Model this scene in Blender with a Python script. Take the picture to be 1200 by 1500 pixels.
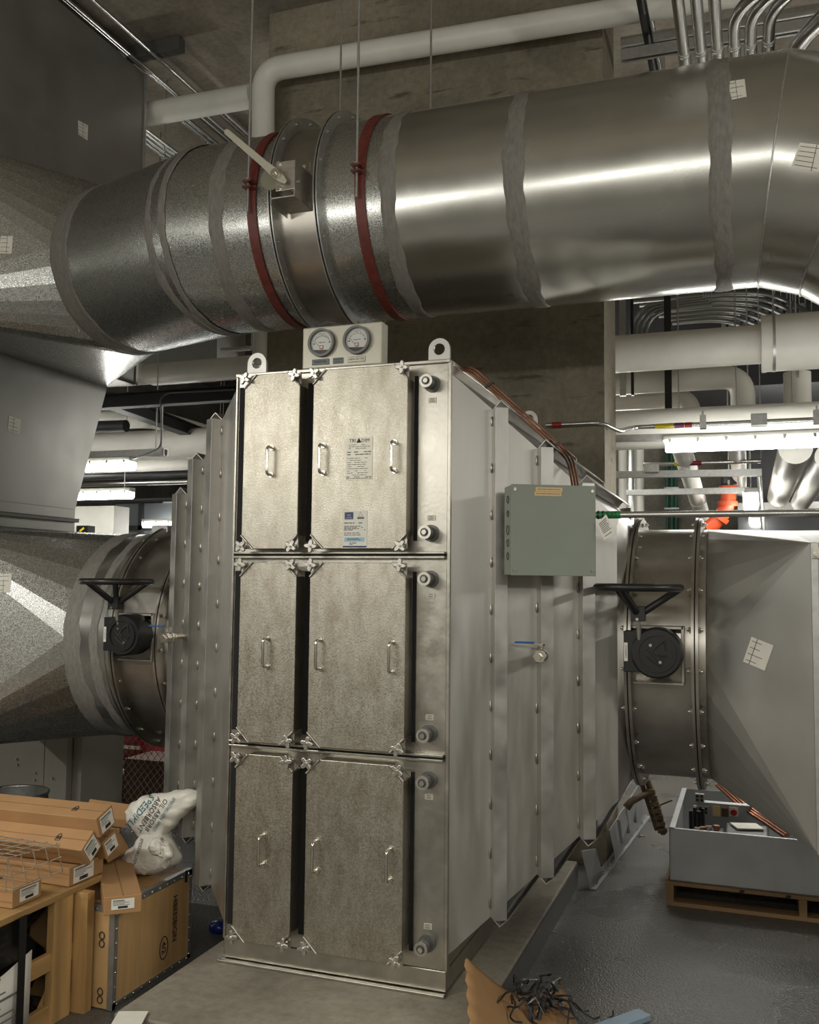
import bpy, math, random
from mathutils import Vector, Matrix
V = Vector
random.seed(7)
S = bpy.context.scene
for o in list(bpy.data.objects):
    bpy.data.objects.remove(o)
COL = S.collection

# ------------------------------------------------------------------ camera
FPX = 1384.3
yaw, pitch, roll = map(math.radians, (-19.678, 4.299, 0.5976))
CAM = V((1.1148, -3.6118, 1.73))
fw = V((math.sin(yaw)*math.cos(pitch), math.cos(yaw)*math.cos(pitch), math.sin(pitch)))
rt0 = V((math.cos(yaw), -math.sin(yaw), 0)); up0 = rt0.cross(fw)
rt = rt0*math.cos(roll) + up0*math.sin(roll)
up = -rt0*math.sin(roll) + up0*math.cos(roll)
cd = bpy.data.cameras.new('camera'); cam = bpy.data.objects.new('camera', cd); COL.objects.link(cam)
cd.sensor_fit = 'HORIZONTAL'; cd.sensor_width = 36.0; cd.lens = FPX/1200*36.0
cd.clip_start = 0.05; cd.clip_end = 100
m3 = Matrix((rt, up, -fw)).transposed()
cam.matrix_world = Matrix.Translation(CAM) @ m3.to_4x4()
S.camera = cam

# ------------------------------------------------------------------ world, lights, exposure
w = bpy.data.worlds.new('world'); S.world = w; w.use_nodes = True
w.node_tree.nodes['Background'].inputs[0].default_value = (0.9, 0.95, 1.0, 1)
w.node_tree.nodes['Background'].inputs[1].default_value = 0.02
S.view_settings.view_transform = 'Standard'
S.view_settings.look = 'None'
S.view_settings.exposure = 0.22
S.view_settings.gamma = 1.0
S.view_settings.use_curve_mapping = False
S.cycles.use_denoising = True
S.cycles.max_bounces = 8
S.cycles.sample_clamp_indirect = 6.0

def strip_light(loc, length, axis, watts, up=0.75, side=0.5, col=(1.0, 0.985, 0.925)):
    """one wrap-around linear fixture: its lens throws light down, to both sides and upward, the up share raised to brighten the upper room"""
    rz = math.pi/2 if axis == 'y' else 0
    for kind, share, rx, off in (('down', 1.0, 0.0, -0.03), ('side', side, math.pi/2, 0.0), ('side', side, -math.pi/2, 0.0), ('up', up, math.pi, 0.03)):
        if share <= 0: continue
        l = bpy.data.lights.new('strip_or_fill_light', 'AREA'); l.shape = 'RECTANGLE'
        l.size = length; l.size_y = 0.11; l.energy = watts*share; l.color = col
        o = bpy.data.objects.new('strip_or_fill_light', l); COL.objects.link(o); o.location = (loc[0], loc[1], loc[2]+off)
        o.rotation_mode = 'XYZ'; o.rotation_euler = (rx, 0, rz)
# linear led fixtures around the room, plus the added fill lamps marked below
strip_light((-2.4, -5.2, 3.0), 2.4, 'x', 38)
strip_light((0.4, -5.2, 3.0), 2.4, 'x', 38)
strip_light((-2.3, -2.6, 3.1), 1.2, 'x', 42, 0.2, 0.12)  # unseen fill lamp added to brighten the cartons and the pad
strip_light((3.2, -5.2, 3.0), 2.4, 'x', 38)
strip_light((3.6, -1.2, 2.75), 2.4, 'y', 38)
strip_light((-2.6, -4.4, 3.0), 2.4, 'y', 16)
strip_light((3.6, 3.4, 2.75), 2.4, 'y', 30)
strip_light((-6.4, 4.2, 3.2), 2.4, 'y', 30)
strip_light((-6.2, -2.6, 2.6), 2.4, 'y', 45, 0.3, 0.5)  # unseen lamp added to light the grey cabinet shaded by the duct
strip_light((2.4, 7.2, 3.0), 2.4, 'x', 16)
strip_light((-1.0, 5.2, 3.2), 2.4, 'x', 30)

# ------------------------------------------------------------------ helpers
def at(px, py, ax, val):
    d = fw + rt*((px-600)/FPX) - up*((py-750)/FPX)
    i = 'xyz'.index(ax)
    return CAM + d*((val-CAM[i])/d[i])

class MB:
    def __init__(s): s.v = []; s.f = []; s.sm = []
    def add(s, vs, fs, smooth=False):
        n = len(s.v); s.v += [V(p) for p in vs]
        for f in fs: s.f.append([i+n for i in f]); s.sm.append(smooth)
        return s
    def hexa(s, p):   # 8 points, bottom loop then top loop
        return s.add(p, [(3,2,1,0),(4,5,6,7),(0,1,5,4),(1,2,6,5),(2,3,7,6),(3,0,4,7)])
    def box(s, x0, x1, y0, y1, z0, z1):
        return s.hexa([(x0,y0,z0),(x1,y0,z0),(x1,y1,z0),(x0,y1,z0),(x0,y0,z1),(x1,y0,z1),(x1,y1,z1),(x0,y1,z1)])
    def obox(s, c, a, b, d):   # centre and three half-axis vectors
        c, a, b, d = V(c), V(a), V(b), V(d)
        return s.hexa([c-a-b-d, c+a-b-d, c+a+b-d, c-a+b-d, c-a-b+d, c+a-b+d, c+a+b+d, c-a+b+d])
    def prism(s, pts, ext):
        pts = [V(p) for p in pts]; e = V(ext); n = len(pts)
        return s.add(pts + [p+e for p in pts], [list(range(n))[::-1], list(range(n, 2*n))] + [(i, (i+1) % n, (i+1) % n+n, i+n) for i in range(n)])
    def loft(s, loops, smooth=False, closed=True, caps=True):
        n = len(loops[0]); vs = [p for l in loops for p in l]; fs = []
        for k in range(len(loops)-1):
            for i in range(n if closed else n-1):
                j = (i+1) % n
                fs.append((k*n+i, k*n+j, (k+1)*n+j, (k+1)*n+i))
        s.add(vs, fs, smooth)
        if caps:
            s.add(loops[0], [list(range(n))[::-1]]); s.add(loops[-1], [list(range(n))])
        return s
    def cyl(s, p0, p1, r0, r1=None, n=24, caps=True, smooth=True):
        p0, p1 = V(p0), V(p1); r1 = r0 if r1 is None else r1
        a, b = frame(p1-p0)
        l0 = [p0 + (a*math.cos(t)+b*math.sin(t))*r0 for t in ang(n)]
        l1 = [p1 + (a*math.cos(t)+b*math.sin(t))*r1 for t in ang(n)]
        return s.loft([l0, l1], smooth, True, caps)
    def tube(s, pts, r, n=10, closed=False, caps=True):
        pts = [V(p) for p in pts]; loops = []; m = len(pts)
        t = (pts[1]-pts[0]).normalized(); a, b = frame(t)
        for i, p in enumerate(pts):
            if closed: t = (pts[(i+1) % m]-pts[i-1]).normalized()
            elif i == 0: t = (pts[1]-pts[0]).normalized()
            elif i == m-1: t = (pts[-1]-pts[-2]).normalized()
            else: t = ((pts[i+1]-p).normalized()+(p-pts[i-1]).normalized()).normalized()
            a = (a - t*a.dot(t)).normalized(); b = t.cross(a)
            rr = r[i] if isinstance(r, (list, tuple)) else r
            loops.append([p+(a*math.cos(q)+b*math.sin(q))*rr for q in ang(n)])
        if closed: loops.append(loops[0]); caps = False
        return s.loft(loops, True, True, caps)
    def ring(s, c, axis, ri, ro, w, n=64):   # washer: rectangular section
        c = V(c); ax = V(axis).normalized(); a, b = frame(ax)
        def lp(r, o): return [c+ax*o+(a*math.cos(t)+b*math.sin(t))*r for t in ang(n)]
        A, B, C_, D_ = lp(ri, -w/2), lp(ro, -w/2), lp(ro, w/2), lp(ri, w/2)
        for l0, l1 in ((A, B), (B, C_), (C_, D_), (D_, A)): s.loft([l0, l1], True, True, False)
        return s
    def sphere(s, c, r, n=16, m=10, sc=(1, 1, 1)):
        c = V(c); loops = []
        for k in range(m+1):
            ph = -math.pi/2+math.pi*k/m
            loops.append([c+V((math.cos(ph)*math.cos(t)*r*sc[0], math.cos(ph)*math.sin(t)*r*sc[1], math.sin(ph)*r*sc[2])) for t in ang(n)])
        return s.loft(loops, True, True, False)
    def build(s, name, mat, parent=None, bevel=0.0, seg=2, origin=None):
        me = bpy.data.meshes.new(name)
        if parent is not None: off = wloc(parent)
        elif origin is not None: off = V(origin)
        else:
            xs = [p.x for p in s.v]; ys = [p.y for p in s.v]; zs = [p.z for p in s.v]
            off = V(((min(xs)+max(xs))/2, (min(ys)+max(ys))/2, min(zs)))
        me.from_pydata([p-off for p in s.v], [], s.f); me.update()
        me.polygons.foreach_set('use_smooth', s.sm)
        me.materials.append(mat)
        o = bpy.data.objects.new(name, me); COL.objects.link(o)
        if parent is not None: o.parent = parent
        else: o.location = off
        if bevel:
            md = o.modifiers.new('bevel', 'BEVEL'); md.width = bevel; md.segments = seg; md.limit_method = 'ANGLE'; md.angle_limit = math.radians(35)
        return o

def ang(n): return [2*math.pi*i/n for i in range(n)]
def frame(d):
    d = V(d).normalized(); h = V((0, 0, 1)) if abs(d.z) < 0.9 else V((0, 1, 0))
    a = d.cross(h).normalized(); b = d.cross(a).normalized(); return a, b
def wloc(o):
    l = V(o.location)
    while o.parent: o = o.parent; l = l+V(o.location)
    return l
def fillet(pts, r, n=6):
    pts = [V(p) for p in pts]; out = [pts[0]]
    for i in range(1, len(pts)-1):
        a, b, c = pts[i-1], pts[i], pts[i+1]
        u, v = (a-b), (c-b); k = min(r, u.length*0.49, v.length*0.49)
        u.normalize(); v.normalize(); p, q = b+u*k, b+v*k
        for t in range(n+1):
            t /= n; out.append(p*(1-t)**2 + b*2*t*(1-t) + q*t*t)
    out.append(pts[-1]); return out
def tag(o, label=None, cat=None, group=None, kind=None):
    if label: o['label'] = label
    if cat: o['category'] = cat
    if group: o['group'] = group
    if kind: o['kind'] = kind
    return o
def thing(name, loc, label, cat, group=None):
    o = bpy.data.objects.new(name, None); COL.objects.link(o); o.location = loc; o.empty_display_size = 0.1
    return tag(o, label, cat, group)
def copy_tree(o, parent=None):
    c = o.copy(); COL.objects.link(c)
    if parent: c.parent = parent
    for ch in list(o.children): copy_tree(ch, c)
    return c
def text(s, size, mat, parent, origin, xdir, ydir, name='lettering', align='CENTER', lift=0.0006, sx=1.0, bold=0.0):
    cu = bpy.data.curves.new('t', 'FONT'); cu.body = s; cu.size = size; cu.align_x = align; cu.align_y = 'CENTER'; cu.resolution_u = 2; cu.offset = bold
    to = bpy.data.objects.new('t', cu); COL.objects.link(to)
    bpy.context.view_layer.update()
    me = bpy.data.meshes.new_from_object(to.evaluated_get(bpy.context.evaluated_depsgraph_get()))
    bpy.data.objects.remove(to); bpy.data.curves.remove(cu)
    x = V(xdir).normalized(); y = V(ydir); y = (y-x*y.dot(x)).normalized(); z = x.cross(y)
    off = V(origin)+z*lift-wloc(parent)
    for v in me.vertices: v.co = off + x*v.co.x*sx + y*v.co.y
    me.materials.clear(); me.materials.append(mat)
    o = bpy.data.objects.new(name, me); COL.objects.link(o); o.parent = parent
    return o

# ------------------------------------------------------------------ materials
def srgb(r, g, b):
    f = lambda c: ((c/255)/12.92 if c/255 <= 0.04045 else ((c/255+0.055)/1.055)**2.4)
    return (f(r), f(g), f(b), 1)
def mat(name, col, rough=0.5, metal=0.0, var=0.0, vscale=4.0, rvar=0.0, bump=0.0, bscale=60.0, stretch=None, detail=4.0, emit=0.0, dark=None, alpha=1.0, coat=0.0):
    m = bpy.data.materials.new(name); m.use_nodes = True; nt = m.node_tree; N = nt.nodes; L = nt.links
    b = N['Principled BSDF']; b.inputs['Base Color'].default_value = col; b.inputs['Roughness'].default_value = rough; b.inputs['Metallic'].default_value = metal
    if coat: b.inputs['Coat Weight'].default_value = coat; b.inputs['Coat Roughness'].default_value = 0.1
    if emit: b.inputs['Emission Color'].default_value = col; b.inputs['Emission Strength'].default_value = emit
    if alpha < 1: b.inputs['Alpha'].default_value = alpha
    if var or rvar or bump:
        tc = N.new('ShaderNodeTexCoord'); mp = N.new('ShaderNodeMapping'); L.new(tc.outputs['Object'], mp.inputs[0])
        if stretch: mp.inputs['Scale'].default_value = stretch
        nz = N.new('ShaderNodeTexNoise'); nz.inputs['Scale'].default_value = vscale; nz.inputs['Detail'].default_value = detail; L.new(mp.outputs[0], nz.inputs['Vector'])
        if var:
            cr = N.new('ShaderNodeValToRGB'); cr.color_ramp.elements[0].position = 0.3; cr.color_ramp.elements[1].position = 0.7
            d = dark or tuple(c*(1-var) for c in col[:3])+(1,)
            cr.color_ramp.elements[0].color = d; cr.color_ramp.elements[1].color = tuple(min(1, c*(1+var*0.5)) for c in col[:3])+(1,)
            L.new(nz.outputs['Fac'], cr.inputs[0]); L.new(cr.outputs[0], b.inputs['Base Color'])
        if rvar:
            mr = N.new('ShaderNodeMapRange'); mr.inputs['From Min'].default_value = 0.3; mr.inputs['From Max'].default_value = 0.7
            mr.inputs['To Min'].default_value = max(0.05, rough-rvar); mr.inputs['To Max'].default_value = min(1, rough+rvar)
            L.new(nz.outputs['Fac'], mr.inputs[0]); L.new(mr.outputs[0], b.inputs['Roughness'])
        if bump:
            n2 = N.new('ShaderNodeTexNoise'); n2.inputs['Scale'].default_value = bscale; n2.inputs['Detail'].default_value = 3; L.new(mp.outputs[0], n2.inputs['Vector'])
            bp = N.new('ShaderNodeBump'); bp.inputs['Strength'].default_value = bump; bp.inputs['Distance'].default_value = 0.01
            L.new(n2.outputs['Fac'], bp.inputs['Height']); L.new(bp.outputs[0], b.inputs['Normal'])
    return m
def spangle(name, col, rough, scale=140.0, amt=0.35, bump=0.25):
    m = bpy.data.materials.new(name); m.use_nodes = True; nt = m.node_tree; N = nt.nodes; L = nt.links
    b = N['Principled BSDF']; b.inputs['Metallic'].default_value = 0.92
    tc = N.new('ShaderNodeTexCoord'); vo = N.new('ShaderNodeTexVoronoi'); vo.inputs['Scale'].default_value = scale; L.new(tc.outputs['Object'], vo.inputs['Vector'])
    sp = N.new('ShaderNodeSeparateColor'); L.new(vo.outputs['Color'], sp.inputs[0])
    mr = N.new('ShaderNodeMapRange'); mr.inputs['To Min'].default_value = 1-amt; mr.inputs['To Max'].default_value = 1+amt*0.4; L.new(sp.outputs[0], mr.inputs[0])
    mx = N.new('ShaderNodeMix'); mx.data_type = 'RGBA'; mx.blend_type = 'MULTIPLY'; mx.inputs[0].default_value = 1; mx.inputs[6].default_value = col; L.new(mr.outputs[0], mx.inputs[7]); L.new(mx.outputs[2], b.inputs['Base Color'])
    m2 = N.new('ShaderNodeMapRange'); m2.inputs['To Min'].default_value = rough-0.1; m2.inputs['To Max'].default_value = rough+0.1; L.new(sp.outputs[1], m2.inputs[0]); L.new(m2.outputs[0], b.inputs['Roughness'])
    bp = N.new('ShaderNodeBump'); bp.inputs['Strength'].default_value = bump; bp.inputs['Distance'].default_value = 0.002; L.new(sp.outputs[2], bp.inputs['Height']); L.new(bp.outputs[0], b.inputs['Normal'])
    return m
M = {}
def door_mat():
    m = mat('door_stainless', (0.50, 0.468, 0.395, 1), 0.42, 1.0, var=0.22, vscale=210, rvar=0.09, bump=0.10, bscale=260)
    nt = m.node_tree; N = nt.nodes; L = nt.links; b = N['Principled BSDF']; src = b.inputs['Base Color'].links[0].from_socket
    tc = N.new('ShaderNodeTexCoord'); mp = N.new('ShaderNodeMapping'); mp.inputs['Scale'].default_value = (3.0, 1, 1.2); L.new(tc.outputs['Object'], mp.inputs[0])
    n = N.new('ShaderNodeTexNoise'); n.inputs['Scale'].default_value = 6; n.inputs['Detail'].default_value = 8; n.inputs['Roughness'].default_value = 0.7; L.new(mp.outputs[0], n.inputs['Vector'])
    r = N.new('ShaderNodeValToRGB'); r.color_ramp.elements[0].position = 0.32; r.color_ramp.elements[1].position = 0.62
    r.color_ramp.elements[0].color = (0.72, 0.69, 0.64, 1); r.color_ramp.elements[1].color = (1, 1, 1, 1); L.new(n.outputs['Fac'], r.inputs[0])
    mx = N.new('ShaderNodeMix'); mx.data_type = 'RGBA'; mx.blend_type = 'MULTIPLY'; mx.inputs[0].default_value = 1; L.new(src, mx.inputs[6]); L.new(r.outputs[0], mx.inputs[7]); L.new(mx.outputs[2], b.inputs['Base Color'])
    return m
M['door'] = door_mat()
M['frame'] = mat('frame_stainless', (0.50, 0.475, 0.415, 1), 0.34, 1.0, var=0.16, vscale=14, rvar=0.05, bump=0.04, bscale=60)
M['side'] = mat('mill_stainless', (0.50, 0.485, 0.445, 1), 0.42, 0.92, var=0.10, vscale=5, rvar=0.08, stretch=(3, 3, 0.4))
M['stiff'] = mat('stiffener_stainless', (0.50, 0.485, 0.45, 1), 0.40, 0.92, var=0.14, vscale=9, rvar=0.08)
M['polish'] = mat('polished_steel', (0.72, 0.69, 0.62, 1), 0.22, 1.0)
M['cast'] = mat('cast_steel', (0.56, 0.535, 0.48, 1), 0.36, 0.95, var=0.15, vscale=60)
M['valve'] = mat('heat_tinted_stainless', (0.43, 0.40, 0.355, 1), 0.33, 0.95, var=0.3, vscale=4, rvar=0.1)
M['black'] = mat('black_paint', (0.010, 0.010, 0.010, 1), 0.36, 0.0, bump=0.05, bscale=200)
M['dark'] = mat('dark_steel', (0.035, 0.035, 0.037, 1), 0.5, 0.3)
M['gasket'] = mat('black_gasket_and_shade', (0.006, 0.006, 0.006, 1), 0.8)
M['galv'] = spangle('galvanised_spangle', (0.50, 0.50, 0.475, 1), 0.28, 230.0, 0.22, 0.16)
M['duct'] = mat('satin_duct_steel', (0.54, 0.535, 0.50, 1), 0.25, 0.97, var=0.05, vscale=5, rvar=0.03)
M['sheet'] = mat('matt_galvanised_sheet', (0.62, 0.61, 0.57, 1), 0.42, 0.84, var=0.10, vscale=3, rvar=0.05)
M['bundle'] = mat('dull_conduit', (0.30, 0.30, 0.29, 1), 0.40, 0.9)
M['jointdark'] = mat('dark_joint_steel', (0.16, 0.16, 0.15, 1), 0.5, 0.6)
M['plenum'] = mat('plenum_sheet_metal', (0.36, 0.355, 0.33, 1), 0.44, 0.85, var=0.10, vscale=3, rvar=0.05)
M['seal'] = mat('grey_duct_sealant', (0.215, 0.203, 0.178, 1), 0.6, 0.0, var=0.22, vscale=25, bump=0.35, bscale=60, stretch=(3, 1, 1))
M['redpaint'] = mat('red_primer', (0.155, 0.030, 0.021, 1), 0.5, 0.0, var=0.25, vscale=30)
M['strut'] = mat('galvanised_strut', (0.50, 0.50, 0.48, 1), 0.42, 0.85, var=0.15, vscale=30)
M['emt'] = mat('conduit_steel', (0.62, 0.62, 0.60, 1), 0.27, 1.0, var=0.08, vscale=30)
M['white'] = mat('white_pipe_jacket', srgb(232, 230, 220), 0.42, 0.0, var=0.07, vscale=5)
M['offwhite'] = mat('grey_white_pipe', srgb(205, 201, 190), 0.5, 0.0, var=0.08, vscale=6)
M['paper'] = mat('paper_label', srgb(226, 222, 210), 0.6, 0.0, var=0.05, vscale=20)
M['ink'] = mat('black_ink', (0.02, 0.02, 0.02, 1), 0.7)
M['greyink'] = mat('grey_ink', (0.16, 0.16, 0.15, 1), 0.7)
M['bluelab'] = mat('blue_ink', srgb(38, 60, 105), 0.5)
M['cyanlab'] = mat('light_blue_ink', srgb(150, 190, 205), 0.5)
M['teal'] = mat('teal_ink', srgb(25, 110, 125), 0.5)
M['plate'] = mat('engraved_plate', srgb(196, 192, 176), 0.4, 0.3, var=0.05, vscale=30)
M['greyplate'] = mat('grey_plate', srgb(110, 116, 116), 0.5, 0.1)
M['ebox'] = mat('grey_green_enamel', srgb(128, 135, 122), 0.5, 0.0, var=0.04, vscale=8)
M['tan'] = mat('tan_label', srgb(206, 178, 128), 0.5)
M['copper'] = mat('copper', (0.42, 0.20, 0.12, 1), 0.32, 1.0, var=0.25, vscale=20)
M['green'] = mat('green_marker', srgb(22, 120, 62), 0.45)
M['darkgreen'] = mat('green_pipe', srgb(40, 98, 76), 0.45)
M['yellow'] = mat('yellow_tape', srgb(205, 190, 40), 0.45)
M['purple'] = mat('purple_tape', srgb(105, 52, 92), 0.45)
M['redtape'] = mat('red_tape', srgb(150, 30, 34), 0.45)
M['orange'] = mat('orange_fitting', srgb(208, 82, 42), 0.4)
M['blueh'] = mat('blue_grip', srgb(28, 84, 150), 0.4)
M['card'] = mat('corrugated_cardboard', srgb(166, 127, 84), 0.75, 0.0, var=0.10, vscale=7, bump=0.05, bscale=40)
M['cardin'] = mat('cardboard_inside', srgb(142, 106, 70), 0.8, 0.0, var=0.12, vscale=10)
M['wood'] = mat('pine_lumber', srgb(200, 158, 100), 0.6, 0.0, var=0.5, vscale=9, stretch=(1, 1, 0.10), bump=0.06, bscale=30)
M['woodx'] = mat('pine_lumber_flat', srgb(194, 152, 96), 0.6, 0.0, var=0.32, vscale=6, stretch=(0.12, 1, 1), bump=0.06, bscale=30)
M['ply'] = mat('birch_plywood', srgb(192, 154, 104), 0.55, 0.0, var=0.14, vscale=9, stretch=(1, 4, 0.35))
M['pallet'] = mat('pallet_wood', srgb(156, 124, 86), 0.7, 0.0, var=0.3, vscale=8, stretch=(0.2, 1, 1))
M['bag'] = mat('white_plastic_sack', srgb(216, 212, 200), 0.42, 0.0, var=0.06, vscale=6, bump=0.25, bscale=14)
M['bagdark'] = mat('black_plastic_sheet', (0.012, 0.013, 0.014, 1), 0.22, 0.0, bump=0.6, bscale=9)
M['tray'] = mat('tray_galvanised', (0.50, 0.51, 0.51, 1), 0.45, 0.8, var=0.14, vscale=5)
M['rust'] = mat('rusty_steel', (0.26, 0.20, 0.13, 1), 0.6, 0.5, var=0.5, vscale=30, bump=0.3, bscale=60)
M['redmach'] = mat('red_enamel', srgb(140, 26, 36), 0.25, 0.0, coat=0.5)
M['brownbox'] = mat('brown_board', srgb(92, 60, 38), 0.7, 0.0, var=0.2, vscale=12)
M['panel'] = mat('grey_cabinet_steel', srgb(165, 160, 148), 0.45, 0.1, var=0.08, vscale=4)
M['led'] = mat('led_lens', (1.0, 0.985, 0.94, 1), 0.4, emit=24.0)
M['fix'] = mat('fixture_housing', srgb(190, 190, 182), 0.35, 0.2)
M['lens_white'] = mat('dial_white', srgb(212, 212, 206), 0.35)
M['palebl'] = mat('pale_blue_board', srgb(150, 172, 188), 0.5)
M['bluebag'] = mat('blue_wrapper', srgb(24, 44, 110), 0.3)
M['gravel'] = mat('dark_grit', srgb(88, 88, 84), 0.8, 0.0, var=0.7, vscale=160, bump=0.8, bscale=160)
M['farduct'] = mat('blue_grey_duct', (0.26, 0.29, 0.31, 1), 0.45, 0.7, var=0.1, vscale=3)

def concrete(name, col, rough=0.75, boards=False):
    m = bpy.data.materials.new(name); m.use_nodes = True; nt = m.node_tree; N = nt.nodes; L = nt.links
    b = N['Principled BSDF']; b.inputs['Roughness'].default_value = rough
    tc = N.new('ShaderNodeTexCoord')
    def noise(sc, det, st=None):
        mp = N.new('ShaderNodeMapping'); L.new(tc.outputs['Object'], mp.inputs[0])
        if st: mp.inputs['Scale'].default_value = st
        n = N.new('ShaderNodeTexNoise'); n.inputs['Scale'].default_value = sc; n.inputs['Detail'].default_value = det; n.inputs['Roughness'].default_value = 0.65
        L.new(mp.outputs[0], n.inputs['Vector']); return n
    a = noise(1.3, 6); c = noise(22, 5); e = noise(3.0, 7, (1, 1, 5))
    r1 = N.new('ShaderNodeValToRGB'); r1.color_ramp.elements[0].position = 0.33; r1.color_ramp.elements[1].position = 0.68
    r1.color_ramp.elements[0].color = tuple(x*0.62 for x in col[:3])+(1,); r1.color_ramp.elements[1].color = tuple(x*1.15 for x in col[:3])+(1,)
    L.new(a.outputs['Fac'], r1.inputs[0])
    r2 = N.new('ShaderNodeValToRGB'); r2.color_ramp.elements[0].position = 0.35; r2.color_ramp.elements[1].position = 0.6
    r2.color_ramp.elements[0].color = (0.78, 0.78, 0.78, 1); r2.color_ramp.elements[1].color = (1, 1, 1, 1); L.new(c.outputs['Fac'], r2.inputs[0])
    mx = N.new('ShaderNodeMix'); mx.data_type = 'RGBA'; mx.blend_type = 'MULTIPLY'; mx.inputs[0].default_value = 1; L.new(r1.outputs[0], mx.inputs[6]); L.new(r2.outputs[0], mx.inputs[7])
    r3 = N.new('ShaderNodeValToRGB'); r3.color_ramp.elements[0].position = 0.58; r3.color_ramp.elements[1].position = 0.70
    r3.color_ramp.elements[0].color = (1, 1, 1, 1); r3.color_ramp.elements[1].color = (0.45, 0.43, 0.4, 1) if boards else (0.85, 0.85, 0.85, 1); L.new(e.outputs['Fac'], r3.inputs[0])
    m2 = N.new('ShaderNodeMix'); m2.data_type = 'RGBA'; m2.blend_type = 'MULTIPLY'; m2.inputs[0].default_value = 1; L.new(mx.outputs[2], m2.inputs[6]); L.new(r3.outputs[0], m2.inputs[7])
    L.new(m2.outputs[2], b.inputs['Base Color'])
    bp = N.new('ShaderNodeBump'); bp.inputs['Strength'].default_value = 0.25; bp.inputs['Distance'].default_value = 0.01; L.new(c.outputs['Fac'], bp.inputs['Height']); L.new(bp.outputs[0], b.inputs['Normal'])
    return m
M['pillar'] = concrete('pillar_concrete', srgb(152, 143, 124), 0.8, True)
M['ceil'] = concrete('ceiling_concrete', srgb(146, 137, 122), 0.85)
M['wall'] = concrete('wall_concrete', srgb(150, 146, 134), 0.8)
M['pad'] = concrete('pad_concrete', srgb(158, 150, 134), 0.65)
def floor_mat():
    m = bpy.data.materials.new('grey_epoxy_floor'); m.use_nodes = True; nt = m.node_tree; N = nt.nodes; L = nt.links
    b = N['Principled BSDF']
    tc = N.new('ShaderNodeTexCoord')
    n1 = N.new('ShaderNodeTexNoise'); n1.inputs['Scale'].default_value = 1.6; n1.inputs['Detail'].default_value = 5; L.new(tc.outputs['Object'], n1.inputs['Vector'])
    n2 = N.new('ShaderNodeTexNoise'); n2.inputs['Scale'].default_value = 120; n2.inputs['Detail'].default_value = 1.5; L.new(tc.outputs['Object'], n2.inputs['Vector'])
    r = N.new('ShaderNodeValToRGB'); r.color_ramp.elements[0].position = 0.3; r.color_ramp.elements[1].position = 0.7
    r.color_ramp.elements[0].color = srgb(86, 84, 80); r.color_ramp.elements[1].color = srgb(112, 109, 104); L.new(n1.outputs['Fac'], r.inputs[0]); L.new(r.outputs[0], b.inputs['Base Color'])
    mr = N.new('ShaderNodeMapRange'); mr.inputs['From Min'].default_value = 0.1; mr.inputs['From Max'].default_value = 0.9; mr.inputs['To Min'].default_value = 0.20; mr.inputs['To Max'].default_value = 0.36
    L.new(n1.outputs['Fac'], mr.inputs[0]); L.new(mr.outputs[0], b.inputs['Roughness'])
    bp = N.new('ShaderNodeBump'); bp.inputs['Strength'].default_value = 0.6; bp.inputs['Distance'].default_value = 0.008; L.new(n2.outputs['Fac'], bp.inputs['Height']); L.new(bp.outputs[0], b.inputs['Normal'])
    return m
M['floor'] = floor_mat()

# ------------------------------------------------------------------ the room
def struct(name, mb, m, **k):
    o = mb.build(name, m, None, **k); o['kind'] = 'structure'; return o
struct('floor', MB().box(-10, 7, -7, 16, -0.12, 0.0), M['floor'])
struct('ceiling', MB().box(-10, 7, -7, 16, 6.0, 6.2), M['ceil'])
struct('wall_left', MB().box(-10.2, -10, -7, 16, 0, 6), M['wall'])
struct('wall_right', MB().box(7, 7.2, -7, 16, 0, 6), M['wall'])
struct('wall_front', MB().box(-10, 7, -7.2, -7, 0, 6), M['wall'])
struct('wall_back', MB().box(-10, 7, 16, 16.2, 0, 6), M['wall'])
struct('pillar', MB().box(-2.215, 0.268, 2.45, 3.0, 0, 6.0), M['pillar'])
struct('wall_inner', MB().box(-3.0, 2.15, 9.0, 9.25, 0, 6.0), M['wall'])
struct('trim_1', MB().box(0.1655, 0.169, -0.575, 1.98, 0.0, 0.128), mat('grey_epoxy_kerb', srgb(84, 83, 80), 0.35, var=0.15, vscale=8))
struct('slab', MB().box(-1.107, 0.165, -0.575, 1.98, 0.0, 0.14), M['pad'], bevel=0.006)
grit = MB().box(-1.95, -1.11, -0.28, 0.9, 0.0, 0.012)
tag(grit.build('absorbent_grit', M['gravel']), 'dark loose grit spilled on the floor beside the housing pad', 'grit', kind='stuff')

# ------------------------------------------------------------------ the filter housing
HX0, HX1, HZ0, HZ1, HD = -0.985, -0.010, 0.233, 2.634, 1.76
ZC = 1.435
hous = thing('filter_housing', (-0.5, 0.88, 0.14), 'tall stainless filter housing with six access doors standing on the concrete pad', 'filter housing')
c = MB()
c.box(HX0, HX1, 0.0, HD, HZ0, HZ1)
c.box(HX0-0.006, HX1+0.006, -0.012, HD+0.012, HZ1-0.012, HZ1+0.004)     # turned top edge
c.box(HX0-0.004, HX0+0.006, -0.010, 0.0, HZ0, HZ1)
c.box(HX1-0.006, HX1+0.010, -0.008, 0.03, HZ0, HZ1)                     # right corner seam
c.build('casing', M['frame'], hous, bevel=0.003)
b = MB().box(HX0, HX1+0.004, -0.004, HD, 0.155, HZ0)
b.box(HX0-0.02, HX1+0.004, -0.030, HD, 0.14, 0.152)
b.build('base_channel', M['frame'], hous, bevel=0.003)
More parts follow.
